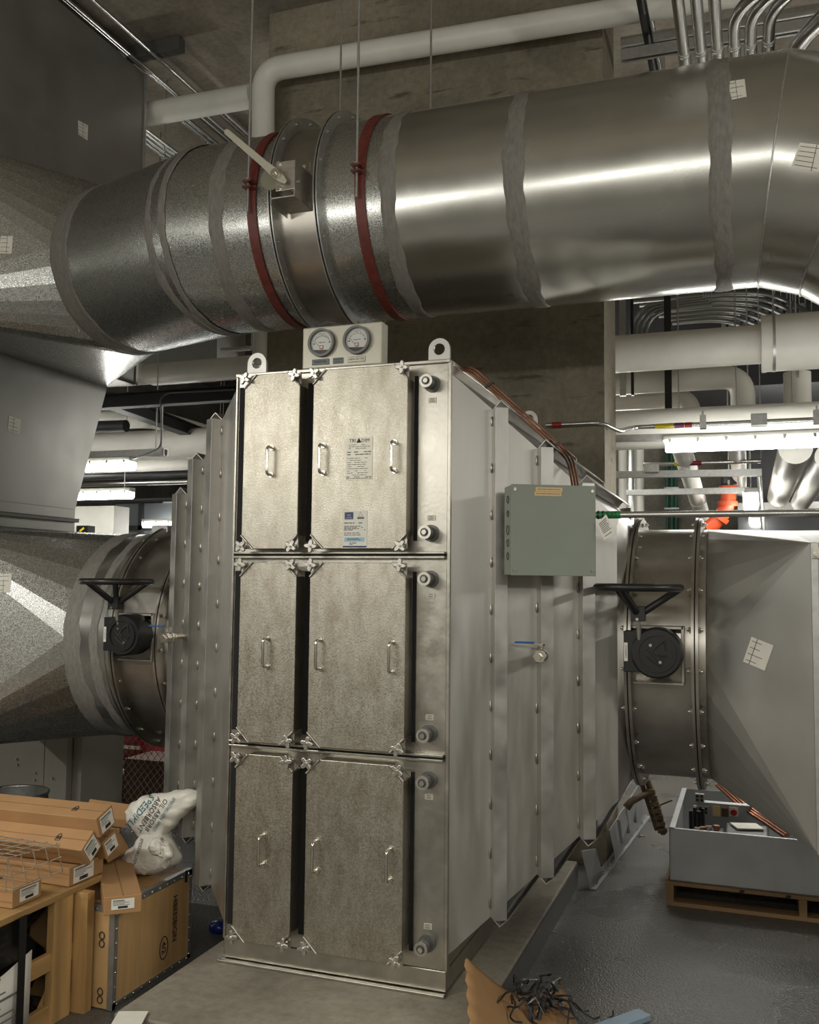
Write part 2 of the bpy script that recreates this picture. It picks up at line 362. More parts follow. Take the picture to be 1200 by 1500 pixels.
for z in (1.843, 1.045):
    r = MB().box(HX0+0.012, HX1-0.008, -0.030, 0.0, z+0.004, z+0.014).box(HX0+0.012, HX1-0.008, -0.030, 0.0, z-0.014, z-0.004)
    rl = r.build('shelf_rail', M['frame'], hous, bevel=0.002)
    MB().box(HX0+0.012, HX1-0.008, -0.024, 0.0, z-0.004, z+0.004).build('joint_gap', M['gasket'], rl)
# black strips standing in for shade in the gaps around the door pans
rc = MB()
rows = [(1.866, 2.612), (1.064, 1.810), (0.258, 1.016)]
cols = [(-0.905, -0.642), (-0.580, -0.161)]
for z0, z1 in rows:
    for a, d in ((-0.972, -0.903), (-0.640, -0.592), (-0.158, -0.143)):
        MB().box(a, d, -0.006, 0.0, z0+0.035, z1-0.035).build('door_gap_shade', M['gasket'], hous)

def door(x0, x1, z0, z1, handles, nm):
    k = 0.058; yf = -0.080
    oct_ = [(x0+k, z0), (x1-k, z0), (x1, z0+k), (x1, z1-k), (x1-k, z1), (x0+k, z1), (x0, z1-k), (x0, z0+k)]
    cx, cz = (x0+x1)/2, (z0+z1)/2
    base = [V((x, 0, z)) for x, z in oct_]
    back = [V((x+(0.008 if x > cx else -0.008), -0.012, z)) for x, z in oct_]
    d = MB().prism([V((x, yf, z)) for x, z in oct_][::1], (0, 0.079, 0))
    do = d.build('door', M['door'], hous, bevel=0.003)
    for sx, sz in ((x0, z0), (x1, z0), (x0, z1), (x1, z1)):
        ux = 1 if sx == x0 else -1; uz = 1 if sz == z0 else -1
        p = MB().prism([(sx, -0.071, sz), (sx+ux*k, -0.071, sz), (sx, -0.071, sz+uz*k)], (0, 0.006, 0))
        # turned up lip along the cut corner
        a, e = V((sx+ux*k, -0.0835, sz)), V((sx, -0.0835, sz+uz*k))
        p.tube([a, e], 0.0045, 6)
        p.build('corner_plate', M['cast'], do)
    for hx, hz in handles:
        h = MB()
        pts = fillet([(hx, yf, hz+0.058), (hx-0.001, yf-0.040, hz+0.058), (hx-0.001, yf-0.040, hz-0.058), (hx, yf, hz-0.058)], 0.016, 6)
        h.tube(pts, 0.0062, 10)
        for q in (0.058, -0.058): h.cyl((hx, yf, hz+q), (hx, yf-0.005, hz+q), 0.011, n=16)
        h.build('handle', M['polish'], do)
    if nm: tag(do, nm)
    return do
dn = {(0, 1): 'wide top door carrying the printed plate and blue sticker'}
doors = {}
for ri, (z0, z1) in enumerate(rows):
    hz = (2.236, 1.438, 0.638)[ri]
    for ci, (x0, x1) in enumerate(cols):
        hs = [(-0.768, hz)] if ci == 0 else [(-0.528, hz), (-0.213, hz)]
        doors[ri, ci] = door(x0, x1, z0, z1, hs, dn.get((ri, ci)))

# star knobs on studs
def star_mesh():
    m = MB(); n = 40; pts = []
    for i in range(n):
        t = 2*math.pi*i/n; s = 0.5+0.5*math.cos(4*t)
        r = 0.0130+0.0155*s**0.85
        pts.append((r*math.cos(t), -0.012, r*math.sin(t)))
    m.prism(pts, (0, 0.014, 0))
    return m
root_k = star_mesh().build('star_knob', M['cast'], None, bevel=0.0025, origin=(0, 0, 0)); root_k.parent = hous
bolt = MB().cyl((0, -0.020, 0), (0, 0.030, 0), 0.0055, n=12).cyl((0, 0.0, 0), (0, 0.022, 0), 0.011, n=14)
root_b = bolt.build('stud', M['polish'], None, origin=(0, 0, 0)); root_b.parent = root_k
H = wloc(hous); first = True
for z in (2.594, 1.877, 1.800, 1.081, 1.001, 0.279):
    for x in (-0.895, -0.660, -0.569, -0.180):
        if first: k = root_k; first = False
        else:
            k = copy_tree(root_k, hous)
        k.location = V((x, -0.098, z))-H
        k.rotation_euler = (0, random.uniform(0, 1.5), 0)

# test ports down the right hand column
for i, (z, up_) in enumerate(((2.539, 0), (1.931, 1), (1.747, 0), (1.137, 1), (0.956, 0), (0.331, 1))):
    x = -0.083
    p = MB().cyl((x, 0, z), (x, -0.012, z), 0.034, n=28).cyl((x, -0.012, z), (x-0.002, -0.048, z), 0.021, n=6, smooth=False).cyl((x, -0.012, z), (x, -0.03, z), 0.024, n=24)
    po = p.build('test_port', M['jointdark'], hous, bevel=0.0015)
    q = MB().cyl((x-0.002, -0.044, z), (x-0.003, -0.074, z), 0.027, n=28).cyl((x-0.003, -0.074, z), (x-0.003, -0.084, z), 0.012, n=6, smooth=False)
    co = q.build('cap', M['jointdark'], po, bevel=0.001)
    MB().ring((x-0.003, -0.075, z), (0, 1, 0), 0.017, 0.027, 0.006, 28).build('cap_ring', M['cast'], po)
    MB().cyl((x-0.003, -0.074, z), (x-0.003, -0.0855, z), 0.0105, n=6, smooth=False).build('cap_nut', M['polish'], po)
    zl = z+0.062 if up_ else z-0.066
    l = MB().box(x-0.016, x+0.018, -0.003, 0, zl-0.011, zl+0.011).build('port_label', M['plate'], hous)
    for s_, dz in (('TEST', 0.004), ('PORT', -0.005)): text(s_, 0.0085, M['ink'], l, (x+0.001, -0.003, zl+dz), (1, 0, 0), (0, 0, 1))
# lifting lugs
def lug(x, y0, y1):
    pts = [(x-0.046, y0, 2.625), (x+0.046, y0, 2.625)]
    out = [(x+0.046*math.cos(t), y0, 2.688+0.046*math.sin(t)) for t in [math.pi*i/14 for i in range(15)]]
    hole = [(x+0.024*math.cos(t), y0, 2.688+0.024*math.sin(t)) for t in ang(28)]
    outer = [pts[0], pts[1]] + out
    m = MB()
    # outer resampled by angle so a ring can be bridged
    ol = []
    for t in ang(28):
        d = V((math.cos(t), 0, math.sin(t))); r = 0.046
        if d.z < 0: r = min(0.046/max(1e-6, abs(d.x)), 0.063/abs(d.z))
        ol.append(V((x, y0, 2.688))+d*r)
    e = V((0, y1-y0, 0)); h = [V(p) for p in hole]
    m.loft([ol, h], False, True, False); m.loft([[p+e for p in ol], [p+e for p in h]], False, True, False)
    m.loft([ol, [p+e for p in ol]], False, True, False); m.loft([h, [p+e for p in h]], True, True, False)
    return m.build('lifting_lug', M['stiff'], hous)
for x in (-0.905, -0.062):
    lug(x, 0.02, 0.034); lug(x, HD-0.034, HD-0.02)
MB().box(-0.94, -0.885, 0.06, 0.075, 2.638, 2.69).build('top_clip', M['strut'], hous, bevel=0.002)

# printed plate and blue sticker on the upper wide door
YF = -0.0805
pl = MB().box(-0.427, -0.310, YF-0.0012, YF, 2.146, 2.322).build('printed_plate', M['plate'], doors[0, 1])
text('TRI', 0.021, M['ink'], pl, (-0.398, YF-0.0012, 2.307), (1, 0, 0), (0, 0, 1)); text('DIM', 0.021, M['ink'], pl, (-0.341, YF-0.0012, 2.307), (1, 0, 0), (0, 0, 1))
tri = MB().prism([(-0.381, YF-0.0018, 2.299), (-0.359, YF-0.0018, 2.299), (-0.370, YF-0.0018, 2.319)], (0, 0.0006, 0)); tri.build('emblem', M['ink'], pl)
ln = MB()
def rows_of_print(mb, x0, x1, z0, z1, n, y, h=0.0022, rnd=None):
    rnd = rnd or random.Random(int(abs(x0*1e4)+abs(z0*1e4)))
    for i in range(n):
        z = z1-(z1-z0)*(i+0.5)/n; x = x0
        while x < x1-0.006:
            e = min(x1, x+rnd.uniform(0.006, 0.022))
            if rnd.random() < 0.8: mb.box(x, e, y-0.0006, y, z-h/2, z+h/2)
            x = e+0.003
rows_of_print(ln, -0.415, -0.322, 2.272, 2.294, 3, YF-0.0012)
rows_of_print(ln, -0.421, -0.316, 2.246, 2.266, 2, YF-0.0012, 0.0038)
rows_of_print(ln, -0.421, -0.330, 2.162, 2.240, 9, YF-0.0012)
rows_of_print(ln, -0.424, -0.313, 2.150, 2.162, 2, YF-0.0012, 0.003)
ln.build('print', M['greyink'], pl)
stk = MB().box(-0.436, -0.329, YF-0.001, YF, 1.872, 2.020).build('sticker', M['paper'], doors[0, 1])
MB().box(-0.428, -0.390, YF-0.0016, YF-0.001, 1.986, 2.015).build('blue_square', M['bluelab'], stk)
MB().box(-0.428, -0.340, YF-0.0016, YF-0.001, 1.895, 1.912).build('blue_band', M['cyanlab'], stk)
MB().box(-0.434, -0.331, YF-0.0016, YF-0.001, 1.872, 1.878).build('blue_edge', M['bluelab'], stk)
text('TEST', 0.009, M['paper'], stk, (-0.409, YF-0.0016, 2.002), (1, 0, 0), (0, 0, 1)); text('CERTIFIED', 0.006, M['paper'], stk, (-0.409, YF-0.0016, 1.992), (1, 0, 0), (0, 0, 1))
sl = MB().tube([(-0.367, YF-0.0014, 1.999), (-0.350, YF-0.0014, 1.999), (-0.3585, YF-0.0014, 2.014)], 0.0008, 4, closed=True)
sl.box(-0.372, -0.343, YF-0.0016, YF-0.001, 1.987, 1.995)
rows_of_print(sl, -0.430, -0.345, 1.966, 1.976, 1, YF-0.001, 0.004)
rows_of_print(sl, -0.430, -0.336, 1.940, 1.960, 4, YF-0.001, 0.003)
rows_of_print(sl, -0.430, -0.355, 1.918, 1.934, 2, YF-0.001, 0.003)
rows_of_print(sl, -0.405, -0.370, 1.882, 1.892, 2, YF-0.001, 0.003)
rows_of_print(sl, -0.415, -0.350, 1.900, 1.910, 2, YF-0.0016, 0.003)
sl.build('print', M['greyink'], stk)

# tapering transitions with welded angle stiffeners (mirrored pair)
XM = (HX0+HX1)/2
H0 = 1.150
def rect_loop(x, side, off=0.0):
    Y_S, SL = (0.55, 0.93) if side > 0 else (0.63, 1.068)
    y0 = Y_S*x-off; y1 = HD-Y_S*x+off; h = H0-SL*x+off
    X = HX1+x if side > 0 else HX0-x
    return [V((X, y0, ZC-h)), V((X, y1, ZC-h)), V((X, y1, ZC+h)), V((X, y0, ZC+h))]
def transition(side):
    n = 'outlet_transition' if side > 0 else 'inlet_transition'
    m = MB()
    Y_S, SL, L_T = (0.55, 0.93, 0.62) if side > 0 else (0.63, 1.068, 0.54)
    ls = [rect_loop(x, side) for x in (0.0, L_T)]
    if side < 0: ls = [l[::-1] for l in ls]
    m.loft(ls, False, True, True)
    X = HX1+L_T if side > 0 else HX0-L_T
    # short round neck out of the square end
    def sq(x, t):
        out = []
        for a in ang(64):
            d = V((0, math.cos(a), math.sin(a))); hy = HD/2-Y_S*L_T; hz = H0-SL*L_T
            s = min(hy/max(1e-6, abs(d.y)), hz/max(1e-6, abs(d.z)))
            out.append(V((x, HD/2, ZC))+d*(s*(1-t)+0.545*t))
        return out
    m.loft([sq(X, 0), sq(X+side*0.02, 0.45), sq(X+side*0.04, 0.9), sq(X+side*0.055, 1)], True, True, False)
    t = m.build(n, M['side'], hous)
    for x in ((0.157, 0.323, 0.475) if side > 0 else (0.12, 0.275, 0.415)):
        h = H0-SL*x; y0 = Y_S*x; X = HX1+x if side > 0 else HX0-x
        hh, ww, th_ = 0.052, 0.052, 0.004
        def ell(t_, n_):     # angle iron profile: standing leg, then a flange parallel to the panel
            return [n_*0, n_*hh, n_*hh+t_*ww, n_*(hh-th_)+t_*ww, n_*(hh-th_)+t_*th_, t_*th_]
        q = math.hypot(1, Y_S); tf, nf = V((side/q, Y_S/q, 0)), V((side*Y_S/q, -1/q, 0))
        k2 = math.hypot(1, SL); tt, nt_ = V((side/k2, 0, -SL/k2)), V((side*SL/k2, 0, 1/k2))
        s = MB()
        s.prism([V((X, y0, ZC-h))+p for p in ell(tf, nf)], (0, 0, 2*h))
        fb_ = lambda v: V((v.x, -v.y, v.z)); fz = lambda v: V((v.x, v.y, -v.z))
        s.prism([V((X, HD-y0, ZC-h))+p for p in ell(fb_(tf), fb_(nf))], (0, 0, 2*h))
        s.prism([V((X, y0, ZC+h))+p for p in ell(tt, nt_)], (0, HD-2*y0, 0))
        s.prism([V((X, y0, ZC-h))+p for p in ell(fz(tt), fz(nt_))], (0, HD-2*y0, 0))
        so = s.build('stiffener', M['stiff'], t, bevel=0.001)
        wb = MB(); k = int(2*h/0.19)
        for q in range(k+1):
            zz = ZC-h+0.05+(2*h-0.1)*q/k
            c_ = V((X, y0, zz))-tf*0.004+nf*0.002; wb.tube([c_-V((0, 0, 0.02)), c_-V((0, 0, 0.008)), c_+V((0, 0, 0.008)), c_+V((0, 0, 0.02))], [0.002, 0.005, 0.005, 0.002], 6)
        wo = wb.build('stitch_weld', M['valve'], so); wo['kind'] = 'stuff'
    return t
transition(1); transition(-1)

# ------------------------------------------------------------------ ball valves through the transition walls
def ball_valve(px, py, pz, flip, label):
    r = thing('ball_valve', (px, py, pz), label, 'valve')
    b = MB().cyl((px, py+0.10, pz), (px, py-0.01, pz), 0.014, n=16).cyl((px, py, pz), (px, py-0.055, pz), 0.022, n=8, smooth=False).cyl((px, py-0.055, pz), (px, py-0.075, pz), 0.025, n=6, smooth=False).sphere((px, py-0.03, pz), 0.026, 14, 8)
    b.cyl((px, py-0.075, pz), (px, py-0.085, pz), 0.013, n=4, smooth=False)
    b.build('valve_body', M['polish'], r, bevel=0.001)
    s = MB().cyl((px, py-0.03, pz), (px, py-0.03, pz+0.042), 0.007, n=10).cyl((px, py-0.03, pz+0.038), (px, py-0.03, pz+0.046), 0.013, n=6, smooth=False)
    s.build('stem', M['polish'], r)
    h = MB().loft([[V((px+q*0.004-0.010*(q > 0)*0, py-0.03+e, pz+0.040)) for q, e in ((1, 0.008), (1, -0.008), (-1, -0.008), (-1, 0.008))], [V((px-0.03, py-0.03+e, pz+f)) for f, e in ((0.050, 0.008), (0.050, -0.008), (0.047, -0.008), (0.047, 0.008))]], False, True, True)
    h.build('lever', M['polish'], r)
    MB().box(px-0.108, px-0.028, py-0.039, py-0.021, pz+0.0455, pz+0.053).build('grip', M['blueh'], r, bevel=0.003)
    return r
ball_valve(0.352, 0.105, 1.452, 0, 'small steel ball valve with blue lever on the sloping panel under the grey box')
ball_valve(-1.335, 0.085, 1.475, 0, 'small steel ball valve among the stiffeners left of the housing')

# ------------------------------------------------------------------ gauge panel on top of the housing
gp = thing('gauge_panel', (-0.49, 0.05, 2.64), 'stainless panel with two round pressure gauges on top of the housing', 'gauge panel')
MB().box(-0.676, -0.308, 0.004, 0.075, 2.640, 2.822).build('back_box', M['plate'], gp, bevel=0.006)
for x, tk in ((-0.581, 7), (-0.418, 5)):
    z = 2.748
    g = MB().ring((x, -0.006, z), (0, 1, 0), 0.051, 0.061, 0.022, 48).cyl((x, 0.004, z), (x, 0.003, z), 0.06, n=40).build('gauge', M['jointdark'], gp)
    d = MB().cyl((x, -0.001, z), (x, -0.003, z), 0.0515, n=48, smooth=False).build('dial', M['lens_white'], g)
    MB().prism([(x+0.0485*math.cos(t), -0.0036, z+0.0485*math.sin(t)) for t in [math.radians(a) for a in range(215, 326, 8)]], (0, 0.0006, 0)).build('dial_base', M['black'], g)
    q = MB()
    for i in range(25):
        a = math.radians(150-120*i/24); l = 0.006 if i % 4 == 0 else 0.003
        c0 = V((x, -0.0032, z-0.012)); dd = V((math.cos(a), 0, math.sin(a)))
        q.tube([c0+dd*0.040, c0+dd*(0.040+l)], 0.0005, 4)
    q.cyl((x-0.036, -0.003, z-0.002), (x-0.036, -0.005, z-0.002), 0.003, n=10).cyl((x+0.036, -0.003, z+0.002), (x+0.036, -0.005, z+0.002), 0.003, n=10)
    q.tube([(x+0.003, -0.004, z-0.03), (x-0.036, -0.004, z+0.012)], 0.0006, 4)
    q.build('scale_marks', M['ink'], g)
    for i in range(tk):
        a = math.radians(145-110*i/(tk-1)); text(str(i*(0.5 if tk == 7 else 1)).rstrip('0').rstrip('.') or '0', 0.0085, M['ink'], g, (x+0.050*math.cos(a)*0.72, -0.003, z-0.004+0.052*math.sin(a)*0.72), (1, 0, 0), (0, 0, 1))
    text('Magnehelic', 0.0075, M['ink'], g, (x, -0.003, z+0.003), (1, 0, 0), (0, 0, 1))
    text('INCHES OF WATER', 0.0035, M['ink'], g, (x, -0.003, z+0.039), (1, 0, 0), (0, 0, 1))
    MB().box(x-0.009, x+0.007, -0.005, -0.003, z-0.026, z-0.011).build('red_box', M['redtape'], g)
    MB().box(x-0.0065, x+0.0045, -0.0056, -0.003, z-0.0235, z-0.0135).build('pale_window', M['paper'], g)
for x0, x1, s, mm in ((-0.628, -0.548, 'PREFILTER', 'greyplate'), (-0.530, -0.483, '', 'greyplate'), (-0.462, -0.382, 'HEPA FILTER', 'plate')):
    n = MB().box(x0, x1, 0.0, 0.004, 2.655, 2.680).build('name_plate', M[mm], gp, bevel=0.001)
    if s: text(s, 0.0125, M['ink'], n, ((x0+x1)/2, 0.0, 2.6675), (1, 0, 0), (0, 0, 1))
    else:
        text('DP ACROSS', 0.0068, M['ink'], n, ((x0+x1)/2, 0.0, 2.673), (1, 0, 0), (0, 0, 1)); text('FILTERS', 0.0068, M['ink'], n, ((x0+x1)/2, 0.0, 2.662), (1, 0, 0), (0, 0, 1))
    if s == 'HEPA FILTER': MB().tube([(x0+.003, -0.0003, 2.658), (x1-.003, -0.0003, 2.658), (x1-.003, -0.0003, 2.677), (x0+.003, -0.0003, 2.677)], 0.0006, 4, closed=True).build('border', M['ink'], n)

# ------------------------------------------------------------------ grey electrical box on the sloping side
eb = thing('electrical_enclosure', (0.40, 0.03, 1.76), 'grey metal electrical box mounted on the sloping side of the housing', 'electrical box')
tx, nx = V((0.883, 0.469, 0)), V((0.469, -0.883, 0))
E0 = at(749.5, 842, 'y', -0.115)
W_, H_, D_ = 0.330, 0.343, 0.110
def ebox_pt(u, z, n_): return E0+tx*u+V((0, 0, z))+nx*n_
MB().obox(ebox_pt(W_/2, H_/2, -D_/2-0.004), tx*(W_/2), nx*(D_/2), V((0, 0, H_/2))).build('box_body', M['ebox'], eb, bevel=0.003)
cv = MB().obox(ebox_pt(W_/2, H_/2, -0.002), tx*(W_/2+0.002), nx*0.0025, V((0, 0, H_/2+0.002))).build('cover', M['ebox'], eb, bevel=0.0015)
for u in (0.012, W_-0.012):
    for z in (0.018, H_-0.018-0.02*0):
        MB().cyl(ebox_pt(u, z, 0), ebox_pt(u, z, 0.004), 0.006, n=12).build('screw', M['polish'], cv)
for k, z in enumerate((0.072, 0.122, 0.172, 0.235, 0.290)):
    a = ebox_pt(-0.0005, z, -D_/2); rr = (0.014, 0.014, 0.018, 0.012, 0.014)[k]
    MB().tube([a+nx*(rr*math.cos(t))+V((0, 0, rr*1.0*math.sin(t)))-tx*0.0008 for t in ang(24)], 0.0013, 5, closed=True).build('knockout', M['dark'], eb)
for k, (z, s) in enumerate(((H_-0.016, 'READ DEPTH REMOTE STACK'), (H_-0.033, 'ROOM DEPTH REMOTE STACK'))):
    q = MB().obox(ebox_pt(0.146-0.004*k, z, 0.001), tx*0.053, nx*0.0008, V((0, 0, 0.0078))).build('tan_label', M['tan'], eb)
    text(s, 0.0068, M['ink'], q, ebox_pt(0.146-0.004*k, z, 0.0018), tx, (0, 0, 1))
for z in (0.05, 0.27):
    MB().obox(ebox_pt(W_/2, z, -D_-0.03), tx*(W_/2-0.03), nx*0.025, V((0, 0, 0.02))).build('mounting_strut', M['strut'], eb)

# copper tubing from the housing top down into the grey box
ct = thing('copper_tubing', (0.3, 0.2, 2.1), 'thin copper tubes running down the slope into the grey electrical box', 'tubing')
on_rings = lambda x, lift=0.080: V((x, 0.55*x+0.16, 2.576-0.93*x+lift))     # rests on the stiffener flanges along the top
base = [V((-0.03, 0.22, 2.646)), on_rings(0.03, 0.085), on_rings(0.16), on_rings(0.32), on_rings(0.40, 0.075), V((0.462, 0.14, 2.20)), at(845, 728, 'y', 0.06)]
for k in range(3):
    off = V((0.010*(k-1), 0, 0.007*(k-1)))
    MB().tube(fillet([p+off for p in base], 0.08, 5), 0.0046, 8).build('tube', M['copper'], ct)
for p in (on_rings(0.10, 0.085), on_rings(0.36, 0.082)):
    MB().obox(p, V((0.017, 0, 0.012)), V((0, 0.012, 0)), V((-0.003, 0, 0.004))).build('cable_tie', M['black'], ct)
MB().obox(on_rings(0.34, 0.055), V((0.012, 0.004, 0.012)), V((0, 0.02, 0)), V((-0.016, 0, 0.018))).build('clamp', M['black'], ct, bevel=0.003)

# ------------------------------------------------------------------ surface decals (paper labels stuck on curved sheet metal)
from mathutils.bvhtree import BVHTree
def bvh(mb): return BVHTree.FromPolygons([tuple(p) for p in mb.v], mb.f)
def decal(tree, quad, m, parent, n=5, lift=0.0015, name='paper_label'):
    vs = []; q = [V((a, b, 0)) for a, b in quad]
    for j in range(n+1):
        for i in range(n+1):
            u, t = i/n, j/n
            p = (q[0]*(1-u)+q[1]*u)*(1-t)+(q[3]*(1-u)+q[2]*u)*t
            d = (fw + rt*((p.x-600)/FPX) - up*((p.y-750)/FPX)).normalized()
            hit, nr, _, _ = tree.ray_cast(CAM, d)
            if hit is None: return None
            if nr.dot(d) > 0: nr = -nr
            vs.append(hit+nr*lift)
    k = n+1
    fs = [(j*k+i, j*k+i+1, (j+1)*k+i+1, (j+1)*k+i) for j in range(n) for i in range(n)]
    return MB().add(vs, fs, True).build(name, m, parent)
def label_on(tree, quad, parent, rows=5, div=None):
    """paper label with a few printed rows and a dividing rule"""
    o = decal(tree, quad, M['paper'], parent)
    if o is None: return
    q = [V((a, b, 0)) for a, b in quad]
    def P(u, t):
        p = (q[0]*(1-u)+q[1]*u)*(1-t)+(q[3]*(1-u)+q[2]*u)*t; return (p.x, p.y)
    R = random.Random(int(quad[0][0]*7+quad[0][1]))
    for r in range(rows):
        t = 0.14+0.74*r/max(1, rows-1); u0 = 0.08
        u1 = R.uniform(0.45, 0.92)
        decal(tree, [P(u0, t-0.013), P(u1, t-0.013), P(u1, t+0.013), P(u0, t+0.013)], M['greyink'], o, 2, 0.0022, 'print')
    if div: decal(tree, [P(div-0.012, 0), P(div+0.012, 0), P(div+0.012, 1), P(div-0.012, 1)], M['ink'], o, 2, 0.0022, 'rule')
    return o

# ------------------------------------------------------------------ butterfly dampers either side of the housing
YC = 0.88
def butterfly(x0, x1, gx, wx, label, bolts=22):
    r = thing('butterfly_damper', ((x0+x1)/2, YC, ZC-0.6), label, 'damper')
    MB().cyl((x0, YC, ZC), (x1, YC, ZC), 0.551, n=96, caps=False).build('damper_body', M['valve'], r)
    b0 = None
    for x in (x0, x1):
        f = MB().ring((x-0.008, YC, ZC), (1, 0, 0), 0.545, 0.603, 0.011, 96).ring((x+0.008, YC, ZC), (1, 0, 0), 0.545, 0.600, 0.011, 96).build('flange', M['valve'], r)
        MB().ring((x, YC, ZC), (1, 0, 0), 0.55, 0.597, 0.0055, 96).build('gasket', M['gasket'], f)
        for a in ang(bolts):
            c = V((x, YC+0.578*math.cos(a+0.07), ZC+0.578*math.sin(a+0.07)))
            if b0 is None:
                b = MB().cyl((0.030, 0, 0), (-0.030, 0, 0), 0.0048, n=8).cyl((0.014, 0, 0), (0.023, 0, 0), 0.010, n=6, smooth=False).cyl((-0.014, 0, 0), (-0.023, 0, 0), 0.010, n=6, smooth=False)
                b0 = b.build('bolt', M['polish'], None, origin=(0, 0, 0)); o = b0
            else:
                o = b0.copy(); COL.objects.link(o)
            o.parent = f; o.location = c-wloc(f)
    # gear operator
    zg = 1.470; yg = 0.165
    br = MB().box(gx-0.10, gx+0.095, 0.27, 0.42, zg+0.088, zg+0.100).box(gx+0.085, gx+0.097, 0.27, 0.42, zg-0.12, zg+0.1).box(gx-0.10, gx+0.095, 0.27, 0.45, zg-0.13, zg-0.12)
    br.build('bracket', M['valve'], r, bevel=0.002)
    g = MB().cyl((gx, 0.40, zg), (gx, yg+0.10, zg), 0.045, n=24).cyl((gx, yg+0.11, zg), (gx, yg+0.012, zg), 0.098, n=48).cyl((gx, yg+0.012, zg), (gx, yg, zg), 0.098, 0.090, n=48)
    g.ring((gx, yg-0.002, zg), (0, 1, 0), 0.066, 0.074, 0.008, 40)
    g.box(gx-0.128, gx-0.02, yg+0.03, yg+0.11, zg-0.078, zg+0.082)
    go = g.build('gear_housing', M['black'], r, bevel=0.003)
    rel = MB()
    for a, e in (((-0.036, 0.018), (0.020, -0.044)), ((-0.012, 0.012), (0.03, 0.05)), ((0.03, 0.05), (0.036, 0.012)), ((-0.012, 0.012), (0.0, -0.006)), ((0.0, -0.006), (0.04, -0.012)), ((0.015, -0.015), (0.028, -0.028)), ((-0.038, -0.012), (0.016, -0.052))):
        rel.tube([(gx+a[0], yg-0.001, zg+a[1]), (gx+e[0], yg-0.001, zg+e[1])], 0.0035, 6)
    rel.build('cast_emblem', M['black'], go)
    for a in ((-0.022, 0.030), (0.014, -0.034)):
        MB().cyl((gx+a[0], yg, zg+a[1]), (gx+a[0], yg-0.005, zg+a[1]), 0.006, n=12).build('screw', M['polish'], go)
    lp = MB().box(gx-0.126, gx-0.112, yg+0.029, yg+0.0305, zg-0.036, zg+0.036).build('maker_plate', M['paper'], go)
    text('DYNAMIC', 0.011, M['ink'], lp, (gx-0.119, yg+0.029, zg), (0, 0, -1), (1, 0, 0))
    # hand wheel
    wy, wz = 0.15, 1.722
    hw = MB().tube([(wx+0.158*math.cos(t), wy+0.158*math.sin(t), wz) for t in ang(56)], 0.0150, 12, closed=True)
    for a in (0.15, 2.25, 4.4):
        hw.tube([(wx+0.155*math.cos(a), wy+0.155*math.sin(a), wz-0.004), (wx+0.02*math.cos(a), wy+0.02*math.sin(a), 1.628)], 0.0145, 10)
    hw.box(wx-0.027, wx+0.027, wy-0.027, wy+0.027, 1.592, 1.650)
    ho = hw.build('hand_wheel', M['black'], r, bevel=0.002)
    MB().cyl((wx-0.002, wy-0.026, 1.60), (wx-0.002, wy-0.033, 1.60), 0.006, n=12).build('screw', M['polish'], ho)
    MB().cyl((wx, wy, 1.595), (wx, wy+0.03, 1.50), 0.009, n=14).build('stem', M['cast'], r)
    return r
butterfly(0.655, 0.915, 0.780, 0.715, 'round butterfly damper with black hand wheel right of the filter housing')
butterfly(-1.822, -1.568, -1.672, -1.700, 'round butterfly damper with black hand wheel left of the filter housing')

# ------------------------------------------------------------------ square to round helper
def sq2rd(mb, cen, ax, r, corners, per=7):
    """cen/ax/r: round end; corners: four points counter-clockwise seen along +ax, starting lower/front. faceted cones and flat triangles."""
    cen, ax = V(cen), V(ax).normalized()
    z = V((0, 0, 1)); y = z.cross(ax).normalized()
    cor = [V(c) for c in corners]
    def cp(a): return cen+(y*math.cos(a)+z*math.sin(a))*r
    loc = [math.atan2((c-cen).dot(z), (c-cen).dot(y)) for c in cor]
    order = sorted(range(4), key=lambda i: loc[i] % (2*math.pi))
    cor = [cor[i] for i in order]          # quadrants 0..3
    for q in range(4):
        c = cor[q]
        for k in range(per):
            a0 = q*math.pi/2+k*math.pi/2/per; a1 = a0+math.pi/2/per
            mb.add([cp(a0), cp(a1), c], [(0, 1, 2)])
        a = (q+1)*math.pi/2
        mb.add([cp(a), cor[(q+1) % 4], c], [(0, 1, 2)])
    return mb
def band(p, ax, r, wd, seed=0, jit=0.012, n=90):
    R = random.Random(seed); p, ax = V(p), V(ax).normalized(); a, b = frame(ax)
    def jl(sgn):
        v = 0; out = []
        ph = [R.uniform(0, 6.28) for _ in range(6)]
        for t in ang(n): out.append(sgn*(wd/2+jit*(0.5*math.sin(2*t+ph[0])+0.4*math.sin(5*t+ph[1])+0.3*math.sin(11*t+ph[2])+0.25*math.sin(23*t+ph[3]))))
        return out
    A, B = jl(-1), jl(1); m = MB(); ls = []
    for f, dr in ((0, 0.0006), (0.06, 0.0042), (0.35, 0.0058), (0.5, 0.0035), (0.65, 0.006), (0.94, 0.0042), (1, 0.0006)):
        ls.append([p+ax*(A[i]*(1-f)+B[i]*f)+(a*math.cos(t)+b*math.sin(t))*(r+dr) for i, t in enumerate(ang(n))])
    return m.loft(ls, True, True, False)
def seam_ring(p, ax, r, wd=0.012, h=0.006, n=90):
    return MB().ring(p, ax, r-0.002, r+h, wd, n)

